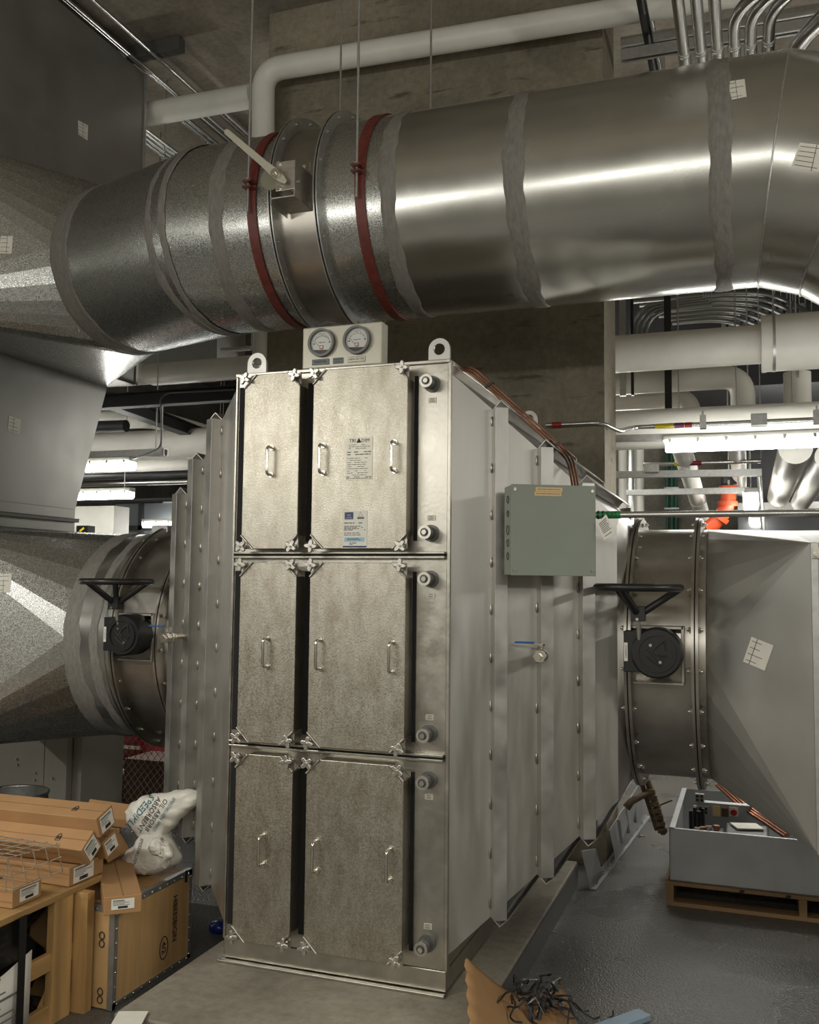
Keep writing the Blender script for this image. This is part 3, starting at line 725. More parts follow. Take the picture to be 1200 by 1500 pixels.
# ------------------------------------------------------------------ lower right duct
lr = thing('supply_duct', (1.9, YC, 0.8), 'galvanised square to round duct joined to the damper at the right', 'duct')
m = MB().cyl((0.925, YC, ZC), (0.955, YC, ZC), 0.551, n=96, caps=False)
m.build('collar', M['valve'], lr)
RC = [(1.325, -0.06, 0.830), (1.325, 1.82, 0.830), (1.325, 1.82, 2.03), (1.325, -0.06, 1.885)]
mt = sq2rd(MB(), (0.955, YC, ZC), (1, 0, 0), 0.551, RC, 7)
lr_t = mt.build('square_to_round', M['sheet'], lr)
md = MB().loft([[V(p) for p in RC], [V((2.75, p[1], p[2])) for p in RC]], False, True, True)
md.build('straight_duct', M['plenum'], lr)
MB().box(1.322, 1.345, -0.075, -0.055, 0.83, 1.885).build('corner_flange', M['strut'], lr, bevel=0.002)
MB().box(1.327, 1.352, -0.088, -0.070, 1.83, 1.865).cyl((1.338, -0.07, 1.842), (1.338, -0.105, 1.842), 0.008, n=8).build('flange_clip', M['polish'], lr)
label_on(bvh(mt), [(1101.5, 932.5), (1134, 945.5), (1121, 982.5), (1089, 969)], lr, 4, 0.28)

# ------------------------------------------------------------------ lower left duct
ll = thing('intake_duct', (-2.6, YC, 0.85), 'galvanised round to square duct joined to the damper at the left', 'duct')
MB().cyl((-1.832, YC, ZC), (-2.13, YC, ZC), 0.553, n=96, caps=False).build('round_run', M['duct'], ll)
LC = [(-2.75, -0.02, 0.885), (-2.75, 1.80, 0.885), (-2.75, 1.80, 1.985), (-2.75, -0.02, 1.985)]
mt = sq2rd(MB(), (-2.13, YC, ZC), (-1, 0, 0), 0.553, LC, 7); ll_t = mt.build('square_to_round', M['galv'], ll)
MB().loft([[V(p) for p in LC], [V((-3.6, p[1], p[2])) for p in LC]], False, True, True).build('straight_duct', M['galv'], ll)
band((-2.10, YC, ZC), (1, 0, 0), 0.553, 0.12, 3, 0.02).build('sealant_band', M['seal'], ll)
band((-1.95, YC, ZC), (1, 0, 0), 0.553, 0.05, 4, 0.012).build('sealant_band', M['seal'], ll)
label_on(bvh(MB().add(mt.v, mt.f)), [(-6, 841), (17, 840), (15, 868), (-6, 867)], ll, 4, 0.5)
seam_ring((-1.90, YC, ZC), (1, 0, 0), 0.553).build('bead', M['duct'], ll)
MB().box(-1.90, -1.80, 0.70, 0.74, 1.985, 2.025).build('top_clip', M['strut'], ll, bevel=0.003)

# ------------------------------------------------------------------ overhead duct
OY, OZ, OR = 0.88, 3.615, 0.506
od = thing('overhead_duct', (-0.5, OY, OZ-OR), 'large round galvanised duct crossing overhead in front of the concrete pillar', 'duct')
A17 = math.radians(17)
bx = -1.60
dl = V((-math.cos(A17), math.sin(A17), 0)); bp = V((bx, OY, OZ))
LL = 0.90
ep = bp+dl*LL
def circ(c, ax, r, n=96):
    a = V((0, 0, 1)).cross(V(ax)).normalized(); b = V((0, 0, 1))
    return [V(c)+a*math.cos(t)*r+b*math.sin(t)*r for t in ang(n)]
mr_ = V((1, 0, 0))*1.0; mit = (V((-1, 0, 0))+dl).normalized()
def mitre(c, n, ax, r, k=96):   # ellipse where a cylinder of direction ax meets the plane through c with normal n
    out = []
    for p in circ(c, ax, r, k): out.append(p - V(ax)*((p-V(c)).dot(n)/V(ax).dot(n)))
    return out
x1 = V((-1, 0, 0))
t1 = MB().loft([circ((-1.025, OY, OZ), x1, OR), mitre(bp, mit, x1, OR)], True, True, False)
t1.build('spangled_run', M['galv'], od)
t2 = MB().loft([mitre(bp, mit, x1, OR), circ(ep, dl, OR)], True, True, False)
t2.build('angled_run', M['galv'], od)
XA = -3.40
OC = [(XA, 0.0, 3.18), (XA, 2.22, 3.18), (XA, 2.22, 4.24), (XA, 0.0, 4.24)]
t3 = sq2rd(MB(), ep, dl, OR, OC, 8); t3.build('square_to_round', M['galv'], od)
t4 = MB().loft([circ((-0.785, OY, OZ), x1, OR), circ((-0.44, OY, OZ), x1, OR)], True, True, False)
t4.build('spangled_run', M['galv'], od)
t5 = MB().loft([circ((-0.44, OY, OZ), x1, OR), circ((1.09, OY, OZ), x1, OR)], True, True, False)
t5.build('main_run', M['duct'], od)
# gored elbow turning down at the right
EC = V((1.09, OY, 2.50)); RC_ = OZ-2.50; hf = math.radians(90/10.5)
th = [0]+[hf*(1+2*i) for i in range(5)]+[math.pi/2]
def eloop(t, k, rr=OR): return [EC+V((math.sin(t)*(RC_+rr*math.sin(q))*k, math.cos(q)*rr, math.cos(t)*(RC_+rr*math.sin(q))*k)) for q in ang(96)]
kk = 1/math.cos(hf); te = MB()
for i in range(len(th)-1):
    k0 = 1 if i == 0 else kk; k1 = 1 if i == len(th)-2 else kk
    g = MB().loft([eloop(th[i], k0), eloop(th[i+1], k1)], True, True, False)
    te.v += []; te.add(g.v, g.f)
    go = g.build('elbow_gore', M['duct'], od)
    if i: MB().tube(eloop(th[i], kk, OR+0.002), 0.004, 6, closed=True).build('bead', M['strut'], go)
MB().cyl((EC.x+RC_, OY, 2.5), (EC.x+RC_, OY, 2.0), OR, n=96, caps=False).build('drop_run', M['duct'], od)
for p, ax, wd, sd in (((-0.44, OY, OZ), x1, 0.075, 11), ((0.165, OY, OZ), x1, 0.085, 12), ((1.035, OY, OZ), x1, 0.085, 13), ((-1.36, OY, OZ), x1, 0.085, 14), (bp, mit, 0.05, 15), (ep-dl*0.055, dl, 0.11, 16), (ep-dl*0.13, dl, 0.05, 18), (bp+dl*0.035, dl, 0.05, 17)):
    if ax is mit: band(p, ax, OR+0.004, wd, sd, 0.008).build('sealant_band', M['seal'], od)
    else: band(p, ax, OR, wd, sd).build('sealant_band', M['seal'], od)
# longitudinal sealant stripe on the angled run
st = []
for k in range(12):
    a = dl*(0.05+0.93*k/11); row = []
    for t in (2.62, 2.72, 2.82):
        side = V((0, 0, 1)).cross(dl).normalized()
        ph = t+0.02*math.sin(k*2.1)
        row.append(bp+a+(side*(-math.cos(ph))*-1+V((0, 0, 1))*math.sin(ph))*(OR+0.002))
    st.append(row)
T5 = bvh(MB().add(t5.v, t5.f).add(te.v, te.f)); label_on(T5, [(1066, 120), (1091, 116), (1094, 142), (1070, 147)], od, 4, 0.45)
TE = bvh(te); label_on(TE, [(1172, 209), (1207, 213), (1200, 252), (1159, 245)], od, 5, 0.72)
T3 = bvh(t3); label_on(T3, [(1, 346), (19, 346), (17, 372), (-1, 371)], od, 4, 0.55)

# damper spliced into the overhead duct
dm = thing('round_damper', (-0.905, OY, OZ-0.55), 'bolted round damper section in the overhead duct with a lever handle', 'damper')
MB().cyl((-1.025, OY, OZ), (-0.785, OY, OZ), OR-0.004, n=96, caps=False).build('damper_body', M['valve'], dm)
b0 = None
for x in (-1.025, -0.785):
    f = MB().ring((x-0.007, OY, OZ), x1, OR-0.01, OR+0.058, 0.006, 96).ring((x+0.007, OY, OZ), x1, OR-0.01, OR+0.056, 0.006, 96).build('flange', M['strut'], dm)
    for a in ang(18):
        if b0 is None:
            b = MB().cyl((0.018, 0, 0), (-0.018, 0, 0), 0.004, n=8).cyl((0.010, 0, 0), (0.017, 0, 0), 0.0085, n=6, smooth=False).cyl((-0.010, 0, 0), (-0.017, 0, 0), 0.0085, n=6, smooth=False)
            b0 = b.build('bolt', M['polish'], None, origin=(0, 0, 0)); o = b0
        else: o = b0.copy(); COL.objects.link(o)
        o.parent = f; o.location = V((x, OY+(OR+0.032)*math.cos(a+0.1), OZ+(OR+0.032)*math.sin(a+0.1)))-wloc(f)
# stand-off bracket, toothed quadrant, lever
A1 = lambda px, py, yy: at(px, py, 'y', yy)
f0, f1 = A1(404, 281, 0.20), A1(433, 234, 0.20)
bk = MB().box(f0.x, f1.x, 0.196, 0.204, f0.z, f1.z)                      # front plate
bk.box(f1.x-0.008, f1.x, 0.20, 0.38, f0.z-0.03, f1.z)                   # side cheek
bk.box(A1(396, 290, 0.2).x, f1.x, 0.20, 0.39, f0.z-0.032, f0.z-0.024)   # bottom shelf
bk.box(A1(396, 290, 0.2).x, A1(396, 290, 0.2).x+0.006, 0.20, 0.37, f0.z-0.06, f0.z-0.024)
b0_, b1_ = A1(434, 293, 0.375), A1(455, 238, 0.375)
bk.box(f1.x-0.004, b1_.x, 0.366, 0.374, b0_.z, b1_.z)                   # back plate on the duct
bo = bk.build('actuator_bracket', M['cast'], dm, bevel=0.002)
for py in (246, 286):
    q = A1(447, py, 0.366); MB().cyl(q, q-V((0, 0.014, 0)), 0.011, n=6, smooth=False).build('bolt', M['polish'], bo)
for px, py in ((409, 240), (409, 276)):
    q = A1(px, py, 0.196); MB().cyl(q, q-V((0, 0.010, 0)), 0.010, n=6, smooth=False).build('bolt', M['polish'], bo)
hb = A1(406, 256, 0.165)
MB().cyl((hb.x, 0.19, hb.z), (hb.x, 0.40, hb.z), 0.010, n=12).build('shaft', M['polish'], dm)
qc = A1(398, 262, 0.212); qd = []
for i in range(60):
    a = 2*math.pi*i/60; rr = 0.054+(0.0035 if i % 2 else 0)
    qd.append((qc.x+rr*math.cos(a), 0.208, qc.z+rr*math.sin(a)))
MB().prism(qd, (0, 0.004, 0)).build('quadrant', mat('zinc_yellow', (0.34, 0.33, 0.25, 1), 0.45, 0.9), dm)
a, e = V((hb.x, 0.165, hb.z)), A1(331, 192, 0.165)
dv = (e-a).normalized(); sdv = dv.cross(V((0, 1, 0))).normalized()
lv = MB().prism([a-dv*0.060+sdv*0.009, a-dv*0.03+sdv*0.018, a+sdv*0.022+dv*0.02, a+dv*0.10+sdv*0.017, e+sdv*0.014, e+dv*0.012, e-sdv*0.014, a+dv*0.10-sdv*0.017, a-sdv*0.022+dv*0.02, a-dv*0.03-sdv*0.018, a-dv*0.060-sdv*0.009], (0, 0.007, 0))
lv.build('lever_handle', M['plate'], dm, bevel=0.002)
MB().cyl((hb.x, 0.166, hb.z), (hb.x, 0.140, hb.z), 0.022, n=24).cyl((hb.x, 0.140, hb.z), (hb.x, 0.128, hb.z), 0.010, n=6, smooth=False).build('hub', M['polish'], dm, bevel=0.002)
q = A1(434, 266, 0.22); MB().cyl(q-V((0.012, 0, 0)), q+V((0.018, 0, 0)), 0.011, n=6, smooth=False).build('clamp_bolt', M['polish'], dm)

# red strap hangers with threaded rods to the ceiling
for x, lab in ((-1.150, 'red painted strap hanger with steel rods on the overhead duct, left one'), (-0.575, 'red painted strap hanger with steel rods on the overhead duct, right one')):
    h = thing('strap_hanger', (x, OY, OZ-OR-0.01), lab, 'hanger', 'red strap hangers on the overhead duct')
    MB().ring((x, OY, OZ), x1, OR+0.001, OR+0.010, 0.050, 96).build('strap', M['redpaint'], h)
    for s in (-1, 1):
        yy = OY+s*(OR+0.03)
        MB().box(x-0.025, x+0.025, yy-0.032, yy+0.03, OZ-0.006+0.06, OZ+0.004+0.06).box(x-0.025, x+0.025, yy-0.032, yy+0.03, OZ-0.034+0.06, OZ-0.026+0.06).build('ear', M['redpaint'], h, bevel=0.002)
        MB().cyl((x-0.005, yy, OZ-0.09), (x-0.005, yy, 6.0), 0.0065, n=8).cyl((x-0.005, yy, OZ+0.066), (x-0.005, yy, OZ+0.078), 0.014, n=6, smooth=False).build('rod', M['strut'], h)

# ------------------------------------------------------------------ big sheet metal plenum at the upper left and its drop
pn = thing('plenum', (XA-1.0, 0.3, 1.9), 'huge dull sheet metal plenum filling the upper left, dropping down behind the round duct', 'plenum')
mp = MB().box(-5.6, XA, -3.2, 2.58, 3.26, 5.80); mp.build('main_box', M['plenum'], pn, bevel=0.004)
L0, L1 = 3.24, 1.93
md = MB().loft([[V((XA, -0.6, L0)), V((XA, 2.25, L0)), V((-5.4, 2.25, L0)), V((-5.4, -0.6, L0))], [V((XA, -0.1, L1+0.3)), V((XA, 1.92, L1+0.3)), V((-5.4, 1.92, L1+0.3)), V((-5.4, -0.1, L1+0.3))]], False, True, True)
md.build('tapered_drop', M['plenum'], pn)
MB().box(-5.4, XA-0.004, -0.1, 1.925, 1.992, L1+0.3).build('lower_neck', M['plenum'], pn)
for z in (2.16, 2.065):
    f = MB().box(XA-0.02, XA+0.022, -0.2, 1.94, z-0.024, z+0.002).box(XA-0.005, XA+0.026, -0.2, 1.94, z-0.003, z+0.002); f.build('joint_flange', M['jointdark'], pn, bevel=0.001)
MB().box(XA-0.02, XA+0.03, -0.6, 2.25, 3.205, 3.255).build('standing_seam', M['plenum'], pn, bevel=0.004)
MB().box(XA-0.015, XA+0.012, 2.56, 2.59, 3.26, 5.80).build('corner_strip', M['strut'], pn, bevel=0.002)
MB().box(XA-0.01, XA+0.03, -0.2, 1.05, 4.26, 4.30).build('angle_trim', M['dark'], pn)
label_on(bvh(mp), [(114, 176), (129, 184), (128, 206), (114.5, 197)], pn, 4, 0.5)
label_on(bvh(md), [(13, 609), (31, 615), (29, 636), (11, 631)], pn, 4, 0.4)

# ------------------------------------------------------------------ led fixtures that show in the photograph
def fixture(p0, p1, label, w=0.13, hang=5.999, group=None):
    p0, p1 = V(p0), V(p1); d = (p1-p0).normalized(); s = d.cross(V((0, 0, 1))).normalized(); c = (p0+p1)/2; L = (p1-p0).length/2; u = V((0, 0, 1))
    f = thing('led_fixture', c, label, 'light', group)
    MB().obox(c+u*0.025, d*L, s*(w*0.42), u*0.022).build('housing', M['fix'], f, bevel=0.008)
    lens = MB(); prof = [(-0.5, 0.0), (-0.46, -0.045), (-0.3, -0.065), (0.3, -0.065), (0.46, -0.045), (0.5, 0.0)]
    lens.loft([[p0+d*0.02+s*(a*w)+u*b for a, b in prof], [p1-d*0.02+s*(a*w)+u*b for a, b in prof]], False, True, True)
    lens.build('lens', M['led'], f)
    n = max(3, int(2*L/0.16))
    cl = MB()
    for i in range(n):
        q = p0+d*(0.05+(2*L-0.1)*i/(n-1))
        for sg in (-1, 1): cl.obox(q+s*(sg*w*0.5)+u*0.002, d*0.010, s*0.005, u*0.014)
    cl.build('clips', M['polish'], f)
    for q in (p1-d*0.1,):
        if hang: MB().cyl(q+u*0.04, (q.x, q.y, hang), 0.005, n=6).build('rod', M['strut'], f)
    return f
zf = 2.705
fixture((0.585, 3.0, zf), (1.95, 3.0, zf), 'bright led strip light below the white pipes at the right, nearest of the lights', hang=None)
a = at(196, 683, 'y', 3.0); fixture((a.x-1.3, 3.0, a.z+0.035), (a.x, 3.0, a.z+0.035), 'bright led strip light left of the housing, upper one beside the plenum', hang=None)
a = at(194, 726, 'y', 4.6); fixture((a.x-1.3, 4.6, a.z+0.035), (a.x, 4.6, a.z+0.035), 'bright led strip light left of the housing, lower one behind the first')
a = at(210, 769, 'y', 7.0); fixture((a.x, 7.0, a.z+0.03), (a.x+1.2, 7.05, a.z+0.03), 'far led strip light just above the left damper')
a = at(241, 743, 'y', 7.6); fixture((a.x, 7.6, a.z+0.03), (a.x+1.0, 7.6, a.z+0.03), 'small far led strip light half hidden by the stiffeners')
a, b = at(1101, 722, 'y', 5.2), at(1101, 722, 'y', 5.2)
fixture((a.x, 5.2, a.z), (a.x, 6.6, a.z), 'led strip light seen end on beyond the right damper, upper one', 0.14)
a = at(1109, 759, 'y', 7.6); fixture((a.x, 7.6, a.z), (a.x, 9.0-0.1, a.z), 'led strip light seen end on beyond the right damper, lower one', 0.16)

# ------------------------------------------------------------------ pipes
def hang(t, p, r, top=6.0):
    p = V(p); MB().cyl(p+V((0, 0, r-0.004)), (p.x, p.y, top), 0.006, n=6).ring(p, (1, 0, 0) if abs(p.y) >= 0 else (0, 1, 0), r, r+0.004, 0.02, 20).build('hanger_rod', M['strut'], t)
def pipe(pts, r, label, m='white', fr=None, cat='pipe', name='insulated_pipe', n=28, group=None, seams=(), seam_r=0.004):
    pts = fillet(pts, fr or r*2.2, 8) if len(pts) > 2 else pts
    t = thing(name, pts[0], label, cat, group)
    MB().tube(pts, r, n).build('pipe_run', M[m], t)
    if abs(V(pts[0]).z-V(pts[-1]).z) < 0.6 and V(pts[0]).z > 2: hang(t, V(pts[0])*0.93+V(pts[1])*0.07, r)
    for c, ax, wd in seams: MB().ring(c, ax, r-0.002, r+seam_r, wd, n).build('joint_band', M[m], t)
    return t
pipe([(2.3, 2.22, 5.30), (-2.13, 2.22, 5.42), (-2.12, 2.24, 4.3)], 0.082, 'long white pipe running along the pillar near the ceiling and turning down', fr=0.16, seams=[((-2.125, 2.235, 4.95), (0, 0, 1), 0.012)])
pipe([(-2.12, 2.24, 4.3), (-2.12, 2.24, 2.35)], 0.052, 'thin white vertical pipe behind the left lifting lug')
a = at(214, 166, 'y', 2.78); b = at(362, 142, 'y', 2.78)
pipe([(a.x-1.2, 2.78, a.z), (b.x+0.05, 2.78, b.z)], 0.094, 'short white pipe between the plenum and the elbow near the ceiling')
# right hand pipes
y = 4.0
a, b = at(905, 519, 'y', y), at(1115, 507, 'y', y)
pipe([(a.x-1.2, y, a.z), (b.x, y, a.z)], 0.150, 'large white pipe behind the pillar under the elbow duct')
pipe([(b.x, y, a.z), (b.x+1.3, y, a.z)], 0.215, 'thick white pipe sleeve at the right edge under the elbow duct', seams=[((b.x+0.02, y, a.z), (1, 0, 0), 0.03)])
y = 4.5
a, b = at(905, 562, 'y', y), at(1092, 560, 'y', y)
pipe([(a.x-1.0, y, a.z), (b.x-0.02, y, a.z), (b.x-0.02, y, a.z-0.50)], 0.098, 'white pipe with an elbow turning down below the large pipe', fr=0.17)
a, b = at(905, 588, 'y', 4.9), at(1012, 585, 'y', 4.9)
pipe([(a.x-1.0, 4.9, a.z), (b.x, 4.9, a.z), (b.x, 4.9, a.z-0.45)], 0.085, 'grey white pipe with a glossy elbow behind the pillar corner', 'offwhite', fr=0.15)
a = at(1168, 560, 'y', 4.5)
pipe([(a.x, 4.5, 3.45), (a.x, 4.5, 2.98)], 0.105, 'white vertical pipe dropping from the thick sleeve at the right edge')
y = 3.62
a, b = at(905, 630, 'y', y), at(1200, 620, 'y', y)
pipe([(a.x-1.0, y, a.z), (b.x+1.2, y, b.z)], 0.150, 'long white pipe just behind the nearest strip light')
# pipes running away from the camera beyond the right damper
def ypipe(px, py, pw, y0, y1, label, m='white', **k):
    p = at(px, py, 'y', y0); dist = (p-CAM).dot(fw); r = pw*dist/FPX/2
    return pipe([(p.x, 3.95, p.z), (p.x, y1, p.z)], r, label, m, **k)
ypipe(1160, 672, 44, 4.6, 8.8, 'white pipe running away beyond the right damper, widest one')
ypipe(1196, 700, 34, 5.4, 8.8, 'white pipe running away at the right edge of the picture')
p = at(1008, 686, 'y', 5.4)
pipe([(p.x-0.01, 4.0, p.z+0.14), (p.x+0.02, 8.9, p.z-0.35)], 0.085, 'white pipe with black clamps sloping away toward the orange fitting', seams=[((p.x, 5.45, p.z), (0, 1, 0), 0.03), ((p.x+0.01, 6.9, p.z-0.15), (0, 1, 0), 0.03)])
ypipe(1082, 680, 22, 5.6, 8.8, 'slim white pipe running away beside the end on strip light')
# orange grooved fittings
f = thing('pipe_fitting', at(1068, 745, 'y', 6.6), 'orange grooved pipe elbow beyond the right damper', 'fitting')
p = at(1068, 716, 'y', 6.6); q = at(1066, 742, 'y', 6.6); r_ = at(1052, 762, 'y', 6.6); s_ = at(1036, 775, 'y', 6.6)
MB().tube(fillet([p, q, r_, s_], 0.1, 5), 0.075, 20).build('elbow', M['orange'], f)
for c, ax in ((p, (0, 0, 1)), (at(1066, 738, 'y', 6.6), (0, 0, 1)), (at(1054, 758, 'y', 6.6), r_-q)):
    MB().ring(c, ax, 0.07, 0.1, 0.05, 24).build('coupling', M['orange'], f, bevel=0.006)
pipe([(p.x, 6.6, p.z+0.05), (p.x, 6.6, p.z+0.16)], 0.078, 'short dark pipe stub above the orange elbow', 'dark')
# green pipes on the far wall
for k, px in enumerate((977, 984, 990)):
    a = at(px, 690, 'y', 8.9); pipe([(a.x, 8.92, 4.2), (a.x, 8.92, 0.5)], 0.020, ('green pipe on the far concrete wall, left of three', 'green pipe on the far concrete wall, middle of three', 'green pipe on the far concrete wall, right of three')[k], 'darkgreen')
a = at(984, 745, 'y', 8.88); b = at(984, 715, 'y', 8.88)
for q in (a, b): tag(MB().box(q.x-0.09, q.x+0.09, 8.86, 8.96, q.z-0.012, q.z+0.012).build('pipe_strut', M['strut']), 'short strut clamping the green pipes, %s one' % ('lower' if q is a else 'upper'), 'strut')
# vertical white pipes beside the pillar corner
for k, (px, r) in enumerate(((913, 0.05), (925, 0.06), (938, 0.045))):
    a = at(px, 720, 'y', 7.4); pipe([(a.x, 7.4, 3.35), (a.x, 7.4, 0.4)], r, ('pale vertical pipe beside the pillar, left of three', 'pale vertical pipe beside the pillar, middle of three', 'pale vertical pipe beside the pillar, right of three')[k], 'white' if k != 1 else 'emt', name='vertical_pipe')
# left hand pipes
y = 3.3
a, b = at(160, 552, 'y', y), at(345, 545, 'y', y)
pipe([(a.x-1, y, a.z), (b.x+0.45, y, a.z)], 0.088, 'white pipe above the dark steel beam left of the housing', seams=[((at(195, 550, 'y', y).x, y, a.z), (1, 0, 0), 0.3)], seam_r=0.006)
y = 4.6
a, b = at(150, 655, 'y', y), at(300, 648, 'y', y)
pipe([(a.x-1, y, b.z), (b.x+1.2, y, b.z)], 0.150, 'large white pipe above the upper left strip light')
a, b = at(200, 681, 'y', 5.2), at(290, 678, 'y', 5.2)
pipe([(a.x-1, 5.2, b.z), (b.x+1.2, 5.2, b.z)], 0.075, 'slim white pipe just under the large white pipe at the left')
a, b = at(150, 606, 'y', 4.9), at(220, 604, 'y', 4.9)
pipe([(a.x-1, 4.9, b.z-0.06), (b.x, 4.9, b.z-0.06), (b.x, 6.5, b.z-0.06)], 0.105, 'white pipe with an elbow under the diagonal steel beam', fr=0.2)
a, b = at(150, 622, 'y', 4.2), at(185, 624, 'y', 4.2)
pipe([(a.x-1, 4.2, a.z), (b.x, 4.2, b.z)], 0.06, 'dark pipe behind the plenum edge at the left', 'dark')
y = 5.6
a, b = at(120, 700, 'y', y), at(280, 694, 'y', y)
pipe([(a.x-1, y, b.z), (b.x+1, y, b.z)], 0.04, 'dark pipe between the two left strip lights', 'dark')
for k, (py, r, mm, yy) in enumerate(((708, 0.03, 'emt', 6.0), (733, 0.022, 'dark', 6.2))):
    a, b = at(110, py+4, 'y', yy), at(260, py-2, 'y', yy)
    pipe([(a.x-1, yy, b.z), (b.x+1, yy, b.z)], r, ('steel pipe just above the lower left strip light', 'thin dark pipe just below the lower left strip light')[k], mm)

# ------------------------------------------------------------------ steel beams, struts, conduits
def beam(p0, p1, w, h, label, m='dark', name='steel_beam', cat='beam'):
    p0, p1 = V(p0), V(p1); d = (p1-p0); L = d.length; d.normalize(); s = d.cross(V((0, 0, 1))).normalized(); u = s.cross(d); c = (p0+p1)/2
    b = MB().obox(c, d*L/2, s*(w*0.15), u*(h/2)).obox(c+u*(h/2), d*L/2, s*(w/2), u*0.006).obox(c-u*(h/2), d*L/2, s*(w/2), u*0.006)
    return tag(b.build(name, M[m], None, bevel=0.002), label, cat)
a, b = at(250, 573, 'y', 2.9), at(250, 592, 'y', 2.9)
beam((-4.6, 2.9, (a.z+b.z)/2), (-2.24, 2.9, (a.z+b.z)/2), 0.10, a.z-b.z, 'dark steel beam with a cable along it left of the housing')
a, b = at(165, 590, 'y', 2.95), at(300, 625, 'y', 5.6)
beam((a.x-0.05, 2.95, a.z+0.03), (b.x+0.3, 5.8, a.z+0.03), 0.12, 0.11, 'dark diagonal steel beam running away under the first beam')
def strut(p0, p1, label, s=0.041, m='strut'):
    p0, p1 = V(p0), V(p1); d = (p1-p0); L = d.length; d.normalize(); q = d.cross(V((0, 0, 1))).normalized(); u = q.cross(d); c = (p0+p1)/2; t = 0.003
    b = MB().obox(c+u*(s/2), d*L/2, q*(s/2), u*t).obox(c+q*(s/2), d*L/2, q*t, u*(s/2)).obox(c-q*(s/2), d*L/2, q*t, u*(s/2))
    b.obox(c-u*(s/2)+q*(s*0.36), d*L/2, q*(s*0.14), u*t).obox(c-u*(s/2)-q*(s*0.36), d*L/2, q*(s*0.14), u*t)
    o = b.build('strut_channel', M[m]); e_ = p1-d*0.1
    MB().cyl(e_, (e_.x, e_.y, 6.0), 0.006, n=6).build('hanger_rod', M['strut'], o)
    return tag(o, label, 'strut')
a = at(897, 643, 'y', 3.0)
strut((a.x, 3.02, a.z+0.005), (2.6, 3.02, a.z-0.04), 'galvanised strut channel carrying the nearest strip light')
a = at(902, 695, 'y', 5.0); b = at(1116, 688, 'y', 5.0)
strut((a.x-0.3, 5.0, a.z), (b.x, 5.0, a.z-0.02), 'galvanised strut channel with a junction box behind the nearest light', 0.055)
a = at(918, 722, 'y', 5.8); b = at(1098, 718, 'y', 5.8)
strut((a.x, 5.8, a.z), (b.x, 5.8, a.z), 'lower galvanised strut channel in front of the far wall', 0.05)
a = at(130, 668, 'y', 3.0); b = at(241, 662, 'y', 3.0)
strut((a.x-1, 3.02, b.z), (b.x, 3.02, b.z), 'galvanised strut channel over the upper left strip light', 0.055)
def conduit(pts, r, label, m='emt', cat='conduit', fr=0.12, bands=(), group=None, n=12):
    pts = fillet(pts, fr, 6) if len(pts) > 2 else [V(p) for p in pts]
    t = thing('conduit', pts[0], label, cat, group)
    MB().tube(pts, r, n).build('conduit_run', M[m], t)
    e_ = pts[-1]
    if e_.z > 2.4: MB().cyl(e_, (e_.x, e_.y, 6.0), 0.004, n=6).build('hanger_rod', M['strut'], t)
    for p0, p1, mm, nm in bands: MB().cyl(p0, p1, r+0.003, n=16).build(nm, M[mm], t)
    return t
# conduit with coloured tape around the pillar corner
P0, P1 = at(800, 623, 'y', 2.42), at(884, 618, 'y', 2.42)
P1 = V((0.268-0.02, 2.42, P0.z-0.0)); c2 = V((0.36, 2.62, P0.z-0.02)); a = at(905, 627, 'y', 2.96); b = at(1200, 612, 'y', 2.96)
z1 = a.z
tp = lambda x0, x1, m_: ((at(x0, 627, 'y', 2.96).x, 2.96, z1), (at(x1, 627, 'y', 2.96).x, 2.96, z1), m_, 'tape')
g0, g1 = at(809, 622, 'y', 2.42), at(823, 622, 'y', 2.42)
ct_ = conduit([P0, (0.25, 2.42, P0.z), (0.34, 2.60, P0.z-0.03), (0.40, 2.96, z1), (2.6, 2.96, z1)], 0.015, 'steel conduit with red and yellow tape wrapping the pillar corner', bands=[tp(960, 987, 'yellow'), tp(988, 1002, 'purple'), tp(1003, 1014, 'redtape'), ((g0.x, 2.42, P0.z), (g1.x, 2.42, P0.z), 'redtape', 'tape')], fr=0.06)
for px in (1030, 1197):
    q = at(px, 620, 'y', 2.96); MB().box(q.x-0.02, q.x+0.02, 2.94, 3.0, z1-0.03, z1+0.06).cyl((q.x, 2.96, z1+0.05), (q.x, 2.96, z1+0.09), 0.006, n=8).build('clamp', M['strut'], ct_)
q = at(1112, 620, 'y', 2.95); MB().box(q.x-0.05, q.x+0.05, 2.92, 2.98, z1-0.03, z1+0.05).build('junction_box', M['strut'], ct_, bevel=0.004)
a = at(960, 681, 'y', 4.95); z2 = at(1000, 679, 'y', 4.95).z
tq = lambda x0, x1, m_: ((at(x0, 678, 'y', 4.95).x, 4.95, z2), (at(x1, 678, 'y', 4.95).x, 4.95, z2), m_, 'tape')
c_ = conduit([(a.x-0.1, 4.95, z2), (at(1115, 676, 'y', 4.95).x, 4.95, z2)], 0.018, 'steel conduit with yellow and purple tape over the second strut', bands=[tq(988, 1007, 'yellow'), tq(1007, 1018, 'purple'), tq(1018, 1028, 'redtape')])
q = at(955, 687, 'y', 4.95); MB().box(q.x-0.06, q.x+0.06, 4.9, 4.98, q.z-0.035, q.z+0.035).build('junction_box', M['strut'], c_, bevel=0.004)
conduit([at(1112, 690, 'y', 5.0), at(1118, 775, 'y', 5.0)], 0.02, 'vertical steel conduit beside the end on strip light')
